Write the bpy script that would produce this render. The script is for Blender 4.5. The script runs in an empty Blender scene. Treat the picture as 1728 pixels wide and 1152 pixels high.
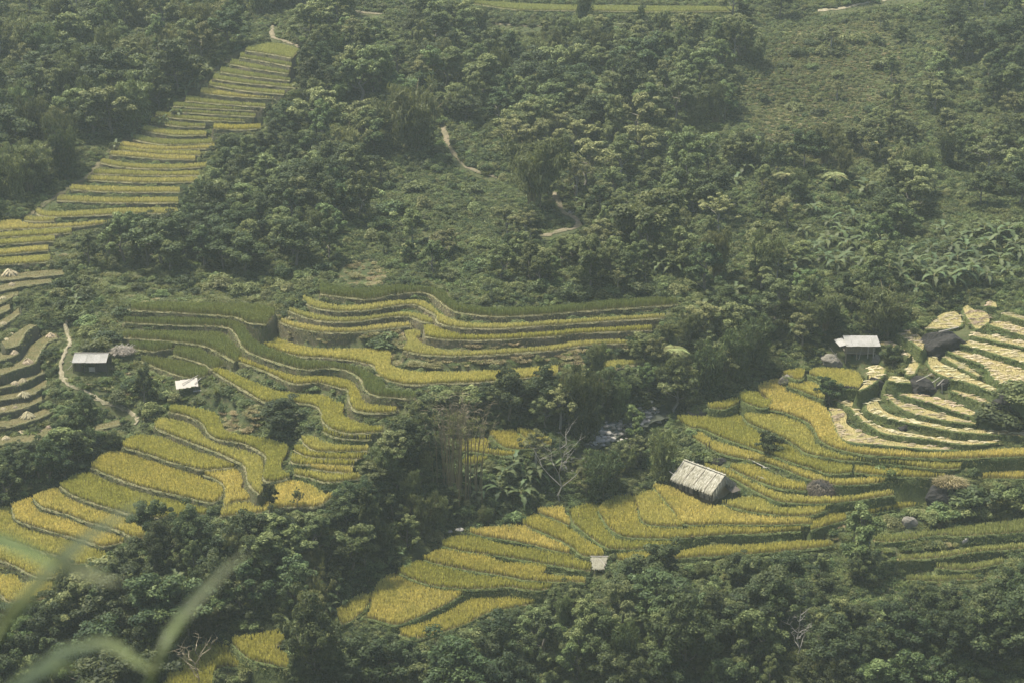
import bpy, bmesh, math, random
import numpy as np
from mathutils import Vector, Matrix
R = math.radians
rng = np.random.default_rng(11)
random.seed(11)
sc = bpy.context.scene
COL = sc.collection

# ------------------------------------------------------------------ camera
HAZE = 0.00022
CZ, PITCH, FPX = 110.0, 18.0, 3000.0           # eye height, degrees down, focal length in pixels of a 1728 wide frame
cam_d = bpy.data.cameras.new('camera'); cam = bpy.data.objects.new('camera', cam_d); COL.objects.link(cam)
cam.location = (0, 0, CZ); cam.rotation_euler = (R(90 - PITCH), 0, 0)
cam_d.sensor_width = 36; cam_d.lens = 36 * FPX / 1728; cam_d.clip_start = 0.1; cam_d.clip_end = 5000
cam_d.dof.use_dof = True; cam_d.dof.focus_distance = 230; cam_d.dof.aperture_fstop = 2.3
sc.camera = cam
# ------------------------------------------------------------------ sky, sun, exposure
SUN_EL, SUN_AZ = 66.0, -62.0                   # azimuth from +Y towards +X: the sun stands to the left
w = bpy.data.worlds.new('World'); sc.world = w; w.use_nodes = True
nt = w.node_tree; bgn = nt.nodes['Background']
sky = nt.nodes.new('ShaderNodeTexSky'); sky.sky_type = 'NISHITA'; sky.sun_disc = False
sky.sun_elevation = R(SUN_EL); sky.sun_rotation = R(SUN_AZ); sky.dust_density = 3.0; sky.air_density = 1.0
nt.links.new(sky.outputs[0], bgn.inputs[0]); bgn.inputs[1].default_value = 0.10
sun_d = bpy.data.lights.new('sun', 'SUN'); sun = bpy.data.objects.new('sun', sun_d); COL.objects.link(sun)
sun_d.energy = 3.6; sun_d.angle = R(6); sun_d.color = (1.0, 0.95, 0.85)
sdir = Vector((math.sin(R(SUN_AZ)) * math.cos(R(SUN_EL)), math.cos(R(SUN_AZ)) * math.cos(R(SUN_EL)), math.sin(R(SUN_EL))))
sun.rotation_euler = sdir.to_track_quat('Z', 'Y').to_euler(); sun.location = (-60, 150, 160)
sc.view_settings.view_transform = 'Standard'; sc.view_settings.look = 'None'
sc.view_settings.exposure = 1.48; sc.view_settings.gamma = 1.0; sc.view_settings.use_curve_mapping = False
cy = sc.cycles
cy.max_bounces = 5; cy.diffuse_bounces = 2; cy.glossy_bounces = 1; cy.transmission_bounces = 2
cy.transparent_max_bounces = 4; cy.volume_bounces = 1; cy.use_denoising = True; cy.caustics_reflective = False; cy.caustics_refractive = False

# ------------------------------------------------------------------ helpers
ST, CT = math.sin(R(PITCH)), math.cos(R(PITCH))
def ray(px, py):
    dx = (np.asarray(px, float) - 864) / FPX; dv = -(np.asarray(py, float) - 576) / FPX
    return dx, CT + dv * ST, -ST + dv * CT
def on_plane(px, py, z):
    dx, dy, dz = ray(px, py); t = (np.asarray(z, float) - CZ) / dz
    return dx * t, dy * t
def project(x, y, z):
    zz = np.asarray(z, float) - CZ; y = np.asarray(y, float)
    d = y * CT - zz * ST; v = y * ST + zz * CT
    return 864 + FPX * np.asarray(x, float) / d, 576 - FPX * v / d, d
ZT_PY = np.array([-250, -100, 0, 100, 200, 300, 400, 500, 580, 660, 700, 820, 900, 1050, 1152, 1260], float)
ZT_Z = np.array([78, 70.5, 64, 57.5, 51.5, 46.8, 43.6, 41, 39.2, 36, 34.8, 31.8, 30, 27.5, 24, 18], float)
def zbase_py(py): return np.interp(py, ZT_PY, ZT_Z)
_, _ya = on_plane(864, ZT_PY, ZT_Z)
_order = np.argsort(_ya)
YT = np.concatenate([[-300, -60, 0, 10, 30, 60, 100], np.maximum(_ya[_order], 101), [560, 900]])
ZT = np.concatenate([[112, 112, 108, 99, 80, 49, 20], ZT_Z[_order], [96, 100]])
_k = np.argsort(YT); YT, ZT = YT[_k], ZT[_k]
def zbase(y): return np.interp(y, YT, ZT)

def link(o, parent=None):
    COL.objects.link(o)
    if parent is not None: o.parent = parent
    return o
def tag(o, label=None, cat=None, group=None, kind=None):
    if label: o['label'] = label
    if cat: o['category'] = cat
    if group: o['group'] = group
    if kind: o['kind'] = kind
    return o
def empty(name, loc=(0, 0, 0), rz=0, parent=None):
    o = bpy.data.objects.new(name, None); o.location = loc; o.rotation_euler = (0, 0, rz); o.empty_display_size = .3
    return link(o, parent)
def amesh(name, V, F, mat=None, attrs=None, smooth=False):
    """mesh from arrays; F is an (n,3) or (n,4) array"""
    V = np.ascontiguousarray(V, dtype=np.float32); F = np.ascontiguousarray(F, dtype=np.int32)
    me = bpy.data.meshes.new(name); k = F.shape[1]
    me.vertices.add(len(V)); me.vertices.foreach_set('co', V.ravel())
    me.loops.add(F.size); me.loops.foreach_set('vertex_index', F.ravel())
    me.polygons.add(len(F)); me.polygons.foreach_set('loop_start', np.arange(0, F.size, k, dtype=np.int32))
    if smooth: me.polygons.foreach_set('use_smooth', np.ones(len(F), dtype=bool))
    me.update(calc_edges=True)
    for an, arr in (attrs or {}).items():
        a = me.attributes.new(an, 'FLOAT', 'POINT'); a.data.foreach_set('value', np.ascontiguousarray(arr, dtype=np.float32))
    if mat: me.materials.append(mat)
    return me
def mobj(name, me, parent=None, loc=(0, 0, 0), rz=0, scale=None):
    o = bpy.data.objects.new(name, me); o.location = loc; o.rotation_euler = (0, 0, rz)
    if scale is not None: o.scale = scale if hasattr(scale, '__len__') else (scale,) * 3
    return link(o, parent)
def copy_tree(o, parent=None):
    c = o.copy(); COL.objects.link(c)
    if parent is not None: c.parent = parent
    for ch in list(o.children): copy_tree(ch, c)
    return c
class MB:
    """collects boxes, bars and tubes into one mesh"""
    def __init__(s): s.v = []; s.f = []
    def box(s, c, d, rot=None):
        n = len(s.v); m = rot or Matrix.Identity(3)
        for x in (-.5, .5):
            for y in (-.5, .5):
                for z in (-.5, .5): s.v.append(tuple(Vector(c) + m @ Vector((x * d[0], y * d[1], z * d[2]))))
        for q in ((0, 1, 3, 2), (4, 6, 7, 5), (0, 4, 5, 1), (2, 3, 7, 6), (0, 2, 6, 4), (1, 5, 7, 3)): s.f.append([n + i for i in q])
        return s
    def tube(s, pts, rad, k=6, cap=True):
        pts = [Vector(p) for p in pts]; n0 = len(s.v)
        for i, p in enumerate(pts):
            t = (pts[min(i + 1, len(pts) - 1)] - pts[max(i - 1, 0)]); t = t.normalized() if t.length else Vector((0, 0, 1))
            a = t.cross(Vector((0, 0, 1)) if abs(t.z) < .9 else Vector((1, 0, 0))).normalized(); b = t.cross(a)
            r = rad[i] if hasattr(rad, '__len__') else rad
            for j in range(k):
                th = 2 * math.pi * j / k; s.v.append(tuple(p + (a * math.cos(th) + b * math.sin(th)) * r))
        for i in range(len(pts) - 1):
            for j in range(k):
                a0 = n0 + i * k + j; a1 = n0 + i * k + (j + 1) % k
                s.f.append([a0, a1, a1 + k, a0 + k])
        if cap:
            s.f.append([n0 + j for j in range(k)][::-1]); e = n0 + (len(pts) - 1) * k; s.f.append([e + j for j in range(k)])
        return s
    def quad(s, *p):
        n = len(s.v); s.v += [tuple(q) for q in p]; s.f.append(list(range(n, n + len(p)))); return s
    def mesh(s, name, mat, smooth=False):
        me = bpy.data.meshes.new(name); me.from_pydata(s.v, [], s.f); me.update()
        if smooth: me.polygons.foreach_set('use_smooth', np.ones(len(me.polygons), dtype=bool))
        me.materials.append(mat); return me
    def build(s, name, mat, parent=None, loc=(0, 0, 0), rz=0, smooth=False):
        return mobj(name, s.mesh(name, mat, smooth), parent, loc, rz)

def inpoly(px, py, poly):
    px = np.asarray(px, float); py = np.asarray(py, float); ins = np.zeros(px.shape, bool)
    n = len(poly); j = n - 1
    for i in range(n):
        xi, yi = poly[i]; xj, yj = poly[j]
        if yi != yj:
            c = ((yi > py) != (yj > py)) & (px < (xj - xi) * (py - yi) / (yj - yi) + xi); ins ^= c
        j = i
    return ins
def catmull(P, step, closed=False):
    P = np.asarray(P, float); out = []
    n = len(P)
    for i in range(n - 1):
        p0 = P[max(i - 1, 0)]; p1 = P[i]; p2 = P[i + 1]; p3 = P[min(i + 2, n - 1)]
        L = np.linalg.norm(p2 - p1); m = max(1, int(round(L / step)))
        for j in range(m):
            t = j / m
            out.append(.5 * ((2 * p1) + (-p0 + p2) * t + (2 * p0 - 5 * p1 + 4 * p2 - p3) * t * t + (-p0 + 3 * p1 - 3 * p2 + p3) * t ** 3))
    out.append(P[-1]); return np.array(out)
_gr = np.random.default_rng(5).random((64, 64))
def vnoise(x, y, s):
    x = np.asarray(x, float) / s + 100; y = np.asarray(y, float) / s + 100
    xi = np.floor(x).astype(int); yi = np.floor(y).astype(int); fx = x - xi; fy = y - yi
    fx = fx * fx * (3 - 2 * fx); fy = fy * fy * (3 - 2 * fy)
    g = lambda a, b: _gr[a % 64, b % 64]
    return (g(xi, yi) * (1 - fx) + g(xi + 1, yi) * fx) * (1 - fy) + (g(xi, yi + 1) * (1 - fx) + g(xi + 1, yi + 1) * fx) * fy - .5

def blades(P, h, wd, az, lean, curl=.5):
    """tapered grass blades (5 verts, 3 triangles); returns V, F, hgt, tint"""
    n = len(P); d = np.stack([np.cos(az), np.sin(az), np.zeros(n)], 1); s = np.stack([-np.sin(az), np.cos(az), np.zeros(n)], 1)
    up = np.array([0, 0, 1.0]); h = h[:, None]; wd = wd[:, None]; lean = lean[:, None]
    m = P + up * h * .62 + d * h * lean * .45; t = P + up * h * (1 - curl * lean) + d * h * lean * 1.25
    V = np.stack([P - s * wd * .35, P + s * wd * .35, m - s * wd * .5, m + s * wd * .5, t], 1).reshape(-1, 3)
    b = (np.arange(n) * 5)[:, None]
    F = np.concatenate([b + [0, 1, 3], b + [0, 3, 2], b + [2, 3, 4]], 0)
    hg = np.tile([0, 0, .62, .62, 1.0], n); ti = np.repeat(rng.random(n), 5)
    return V, F, hg, ti

# ------------------------------------------------------------------ materials
def newmat(name):
    m = bpy.data.materials.new(name); m.use_nodes = True; t = m.node_tree; t.nodes.clear()
    return m, t, t.nodes.new('ShaderNodeOutputMaterial')
def N(t, typ, **k):
    n = t.nodes.new(typ)
    for a, b in k.items(): setattr(n, a, b)
    return n
def ramp(t, fac, cols):
    r = N(t, 'ShaderNodeValToRGB'); e = r.color_ramp.elements
    while len(e) < len(cols): e.new(.5)
    for i, (p, c) in enumerate(cols): e[i].position = p; e[i].color = (*c, 1)
    t.links.new(fac, r.inputs[0]); return r.outputs[0]
def mix(t, fac, a, b, mode='MIX'):
    m = N(t, 'ShaderNodeMix', data_type='RGBA', blend_type=mode)
    for sck, v in ((m.inputs[0], fac), (m.inputs[6], a), (m.inputs[7], b)):
        if hasattr(v, 'is_output'): t.links.new(v, sck)
        elif isinstance(v, (int, float)): sck.default_value = v
        else: sck.default_value = (*v, 1)
    return m.outputs[2]
def noise(t, scale, detail=3, rough=.55, vec=None, world=True):
    n = N(t, 'ShaderNodeTexNoise'); n.inputs['Scale'].default_value = scale; n.inputs['Detail'].default_value = detail; n.inputs['Roughness'].default_value = rough
    if vec is None:
        vec = N(t, 'ShaderNodeNewGeometry').outputs['Position'] if world else N(t, 'ShaderNodeTexCoord').outputs['Object']
    t.links.new(vec, n.inputs['Vector']); return n.outputs[0]
def attr(t, name): return N(t, 'ShaderNodeAttribute', attribute_name=name).outputs['Fac']
def principled(t, out, col, rough=.7, spec=.25, bump=None, bstr=.4, bdist=.1):
    p = N(t, 'ShaderNodeBsdfPrincipled'); p.inputs['Roughness'].default_value = rough; p.inputs['Specular IOR Level'].default_value = spec
    if hasattr(col, 'is_output'): t.links.new(col, p.inputs['Base Color'])
    else: p.inputs['Base Color'].default_value = (*col, 1)
    if bump is not None:
        b = N(t, 'ShaderNodeBump'); b.inputs['Strength'].default_value = bstr; b.inputs['Distance'].default_value = bdist
        t.links.new(bump, b.inputs['Height']); t.links.new(b.outputs[0], p.inputs['Normal'])
    if out is not None: t.links.new(p.outputs[0], out.inputs[0])
    return p
def leaf_mat(name, dark, mid, light, trans=.3, rough=.6, spec=.16, patch=(.10, .105, .03), patchamt=.35):
    m, t, o = newmat(name)
    oi = N(t, 'ShaderNodeObjectInfo').outputs['Random']
    c = ramp(t, attr(t, 'tint'), [(0, dark), (.55, mid), (1, light)])
    hs = N(t, 'ShaderNodeHueSaturation'); t.links.new(c, hs.inputs['Color'])
    mr = N(t, 'ShaderNodeMapRange'); t.links.new(oi, mr.inputs[0]); mr.inputs[3].default_value = .47; mr.inputs[4].default_value = .525; t.links.new(mr.outputs[0], hs.inputs['Hue'])
    wn = N(t, 'ShaderNodeMath', operation='FRACT'); ml = N(t, 'ShaderNodeMath', operation='MULTIPLY'); ml.inputs[1].default_value = 7.13
    t.links.new(oi, ml.inputs[0]); t.links.new(ml.outputs[0], wn.inputs[0])
    mv = N(t, 'ShaderNodeMapRange'); t.links.new(wn.outputs[0], mv.inputs[0]); mv.inputs[3].default_value = .62; mv.inputs[4].default_value = 1.32; t.links.new(mv.outputs[0], hs.inputs['Value'])
    pn = ramp(t, noise(t, .055, 2), [(.45, (0, 0, 0)), (.68, (1, 1, 1))])
    ma = N(t, 'ShaderNodeMath', operation='MULTIPLY'); t.links.new(pn, ma.inputs[0]); ma.inputs[1].default_value = patchamt
    c2 = mix(t, ma.outputs[0], hs.outputs[0], patch)
    p = principled(t, None, c2, rough, spec)
    tr = N(t, 'ShaderNodeBsdfTranslucent'); t.links.new(mix(t, .35, c2, (.16, .17, .03)), tr.inputs[0])
    ms = N(t, 'ShaderNodeMixShader'); ms.inputs[0].default_value = trans
    t.links.new(p.outputs[0], ms.inputs[1]); t.links.new(tr.outputs[0], ms.inputs[2]); t.links.new(ms.outputs[0], o.inputs[0])
    return m
def rice_mat(name, stem, low, head, alt, altamt=.6):
    m, t, o = newmat(name)
    oi = N(t, 'ShaderNodeObjectInfo').outputs['Random']
    hd = mix(t, attr(t, 'tint'), low, head)
    pn = ramp(t, noise(t, .28, 3), [(.42, (0, 0, 0)), (.66, (1, 1, 1))])
    ma = N(t, 'ShaderNodeMath', operation='MULTIPLY'); t.links.new(pn, ma.inputs[0]); ma.inputs[1].default_value = altamt
    hd = mix(t, ma.outputs[0], hd, alt)
    gn = ramp(t, noise(t, 2.6, 2), [(.35, (.62, .62, .58)), (.65, (1.18, 1.16, 1.1))]); hd = mix(t, .75, hd, mix(t, 1.0, hd, gn, 'MULTIPLY'))
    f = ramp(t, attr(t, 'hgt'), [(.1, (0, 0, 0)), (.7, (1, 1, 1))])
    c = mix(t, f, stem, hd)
    hs = N(t, 'ShaderNodeHueSaturation'); t.links.new(c, hs.inputs['Color'])
    mr = N(t, 'ShaderNodeMapRange'); t.links.new(oi, mr.inputs[0]); mr.inputs[3].default_value = .495; mr.inputs[4].default_value = .512; t.links.new(mr.outputs[0], hs.inputs['Hue'])
    mv = N(t, 'ShaderNodeMapRange'); t.links.new(oi, mv.inputs[0]); mv.inputs[3].default_value = 1.12; mv.inputs[4].default_value = .88; t.links.new(mv.outputs[0], hs.inputs['Value'])
    p = principled(t, None, hs.outputs[0], .65, .2)
    tr = N(t, 'ShaderNodeBsdfTranslucent'); t.links.new(hs.outputs[0], tr.inputs[0])
    ms = N(t, 'ShaderNodeMixShader'); ms.inputs[0].default_value = .3
    t.links.new(p.outputs[0], ms.inputs[1]); t.links.new(tr.outputs[0], ms.inputs[2]); t.links.new(ms.outputs[0], o.inputs[0])
    return m
def ground_mat(name, a, b, c, s1=.25, s2=2.2, bump=.5, rough=.95):
    m, t, o = newmat(name)
    n1 = noise(t, s1, 4); n2 = noise(t, s2, 5, .65)
    col = mix(t, ramp(t, n1, [(.4, (0, 0, 0)), (.62, (1, 1, 1))]), a, b)
    col = mix(t, ramp(t, n2, [(.5, (0, 0, 0)), (.72, (1, 1, 1))]), col, c)
    principled(t, o, col, rough, .1, n2, bump, .15); return m
def bank_mat(name, a, b, c):
    m, t, o = newmat(name)
    geo = N(t, 'ShaderNodeNewGeometry'); mp = N(t, 'ShaderNodeMapping'); mp.inputs['Scale'].default_value = (1, 1, .35); t.links.new(geo.outputs['Position'], mp.inputs[0])
    n1 = noise(t, .35, 4); n2 = noise(t, 5.5, 5, .65, mp.outputs[0])
    col = mix(t, ramp(t, n1, [(.38, (0, 0, 0)), (.6, (1, 1, 1))]), a, b)
    col = mix(t, ramp(t, n2, [(.47, (0, 0, 0)), (.66, (1, 1, 1))]), col, c)
    principled(t, o, col, .95, .1, n2, .9, .15); return m
def wood_mat(name, a, b, sc_=6, rough=.8):
    m, t, o = newmat(name)
    mp = N(t, 'ShaderNodeMapping'); mp.inputs['Scale'].default_value = (1, 1, .2); t.links.new(N(t, 'ShaderNodeTexCoord').outputs['Object'], mp.inputs[0])
    n = noise(t, sc_, 4, .6, mp.outputs[0]); principled(t, o, mix(t, n, a, b), rough, .2, n, .3, .03); return m
def rock_mat(name, a, b, c):
    m, t, o = newmat(name)
    n1 = noise(t, .8, 5, .6); n2 = noise(t, 4.5, 5, .7)
    col = mix(t, ramp(t, n1, [(.38, (0, 0, 0)), (.62, (1, 1, 1))]), a, b)
    col = mix(t, ramp(t, n2, [(.58, (0, 0, 0)), (.7, (1, 1, 1))]), col, c)
    principled(t, o, col, .9, .2, n2, .7, .12); return m

M = {}
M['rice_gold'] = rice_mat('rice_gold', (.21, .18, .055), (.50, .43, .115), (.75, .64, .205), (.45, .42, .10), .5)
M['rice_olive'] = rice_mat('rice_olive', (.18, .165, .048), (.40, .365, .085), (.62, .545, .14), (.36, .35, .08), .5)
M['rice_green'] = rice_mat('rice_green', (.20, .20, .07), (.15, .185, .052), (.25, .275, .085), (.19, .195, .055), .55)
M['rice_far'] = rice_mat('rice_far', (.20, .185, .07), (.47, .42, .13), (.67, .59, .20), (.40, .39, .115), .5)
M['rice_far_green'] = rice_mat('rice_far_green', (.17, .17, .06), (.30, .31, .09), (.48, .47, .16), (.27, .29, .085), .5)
M['field_soil'] = ground_mat('field_soil', (.10, .085, .04), (.14, .12, .05), (.07, .06, .03))
M['stubble_soil'] = ground_mat('stubble_soil', (.22, .18, .075), (.165, .15, .058), (.27, .22, .105), .5, 3)
M['stubble_dull'] = ground_mat('stubble_dull', (.085, .074, .032), (.064, .063, .026), (.12, .10, .048), .5, 3)
M['bank_grass'] = bank_mat('bank_grass', (.060, .078, .026), (.085, .10, .035), (.045, .055, .02))
M['bank_earth'] = bank_mat('bank_earth', (.078, .070, .034), (.056, .064, .026), (.115, .098, .055))
M['bank_dry'] = bank_mat('bank_dry', (.090, .078, .043), (.066, .067, .031), (.13, .11, .062))
M['bank_dark'] = bank_mat('bank_dark', (.070, .062, .040), (.058, .066, .032), (.10, .085, .055))
M['bund'] = bank_mat('bund', (.125, .115, .057), (.085, .09, .037), (.165, .15, .08))
M['haystack'] = leaf_mat('haystack', (.035, .030, .022), (.065, .056, .04), (.12, .105, .075), .1, .9, .1, (.06, .055, .035), .3)
M['grass'] = leaf_mat('grass', (.055, .085, .022), (.095, .125, .034), (.17, .18, .06), .3, .6, .2, (.16, .15, .055), .5)
M['dry_grass'] = leaf_mat('dry_grass', (.14, .12, .05), (.22, .19, .085), (.34, .30, .16), .25, .7, .15, (.15, .15, .05), .4)
M['ground'] = ground_mat('ground', (.034, .044, .016), (.050, .056, .021), (.080, .070, .036), .12, 1.6, .9)
M['path'] = ground_mat('path', (.19, .165, .105), (.125, .115, .065), (.27, .24, .165), .6, 4, .5)
M['path_dull'] = ground_mat('path_dull', (.135, .112, .07), (.085, .08, .042), (.21, .18, .12), .6, 4, .5)
M['leaf_dark'] = leaf_mat('leaf_dark', (.016, .028, .010), (.040, .060, .019), (.112, .136, .046), .25, patch=(.09, .105, .036), patchamt=.25)
M['leaf_mid'] = leaf_mat('leaf_mid', (.042, .064, .021), (.100, .130, .041), (.215, .242, .092), .3, patch=(.13, .14, .048), patchamt=.3)
M['leaf_olive'] = leaf_mat('leaf_olive', (.074, .090, .031), (.155, .172, .060), (.280, .292, .125), .3, patch=(.17, .17, .064))
M['leaf_bamboo'] = leaf_mat('leaf_bamboo', (.054, .069, .024), (.118, .136, .046), (.228, .238, .095), .34, patch=(.15, .15, .055))
M['leaf_banana'] = leaf_mat('leaf_banana', (.034, .052, .018), (.056, .079, .029), (.092, .115, .048), .3, .55, .15)
M['bark'] = wood_mat('bark', (.10, .085, .06), (.19, .17, .13))
M['bark_dark'] = wood_mat('bark_dark', (.045, .04, .03), (.09, .08, .06))
M['bark_pale'] = wood_mat('bark_pale', (.17, .16, .125), (.27, .25, .21))
M['culm'] = wood_mat('culm', (.10, .083, .042), (.19, .155, .08))
M['twig'] = wood_mat('twig', (.19, .16, .095), (.30, .25, .16))
M['stem_banana'] = wood_mat('stem_banana', (.10, .11, .045), (.20, .17, .08))
M['thatch'] = leaf_mat('thatch', (.13, .115, .08), (.22, .20, .15), (.34, .315, .255), .1, .85, .1, (.16, .15, .095), .6)
M['thatch_base'] = ground_mat('thatch_base', (.18, .165, .12), (.135, .13, .08), (.23, .215, .165), .8, 6)
M['straw'] = leaf_mat('straw', (.21, .175, .09), (.31, .26, .15), (.43, .375, .24), .15, .7, .15, (.62, .53, .32), .4)
M['plank'] = wood_mat('plank', (.15, .125, .085), (.27, .235, .17))
M['plank_pale'] = wood_mat('plank_pale', (.23, .21, .17), (.34, .315, .265))
M['dark_wood'] = wood_mat('dark_wood', (.05, .042, .032), (.095, .08, .06))
M['rock_dark'] = rock_mat('rock_dark', (.012, .0115, .010), (.028, .026, .022), (.065, .06, .05))
M['rock_grey'] = rock_mat('rock_grey', (.10, .092, .072), (.16, .147, .115), (.26, .245, .205))
M['rock_pale'] = rock_mat('rock_pale', (.20, .185, .15), (.30, .28, .24), (.42, .40, .35))
def roofing():
    m, t, o = newmat('roofing_sheet')
    n1 = noise(t, .9, 4, .6); n2 = noise(t, 7, 4, .6)
    c = mix(t, ramp(t, n1, [(.4, (0, 0, 0)), (.65, (1, 1, 1))]), (.25, .24, .21), (.19, .185, .155)); c = mix(t, ramp(t, n2, [(.55, (0, 0, 0)), (.75, (1, 1, 1))]), c, (.13, .12, .10))
    principled(t, o, c, .7, .3); return m
M['roofing'] = roofing()
def water():
    m, t, o = newmat('stream_water'); n = noise(t, 2.5, 3); principled(t, o, (.05, .055, .04), .15, .5, n, .3, .1); return m
M['water'] = water()
M['reed'] = leaf_mat('reed', (.24, .26, .13), (.31, .33, .175), (.40, .41, .25), .4, .5, .3, (.2, .24, .1), .1)
M['reed_green'] = leaf_mat('reed_green', (.18, .22, .09), (.22, .26, .11), (.28, .31, .14), .4, .5, .3, (.12, .16, .05), .1)
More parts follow.
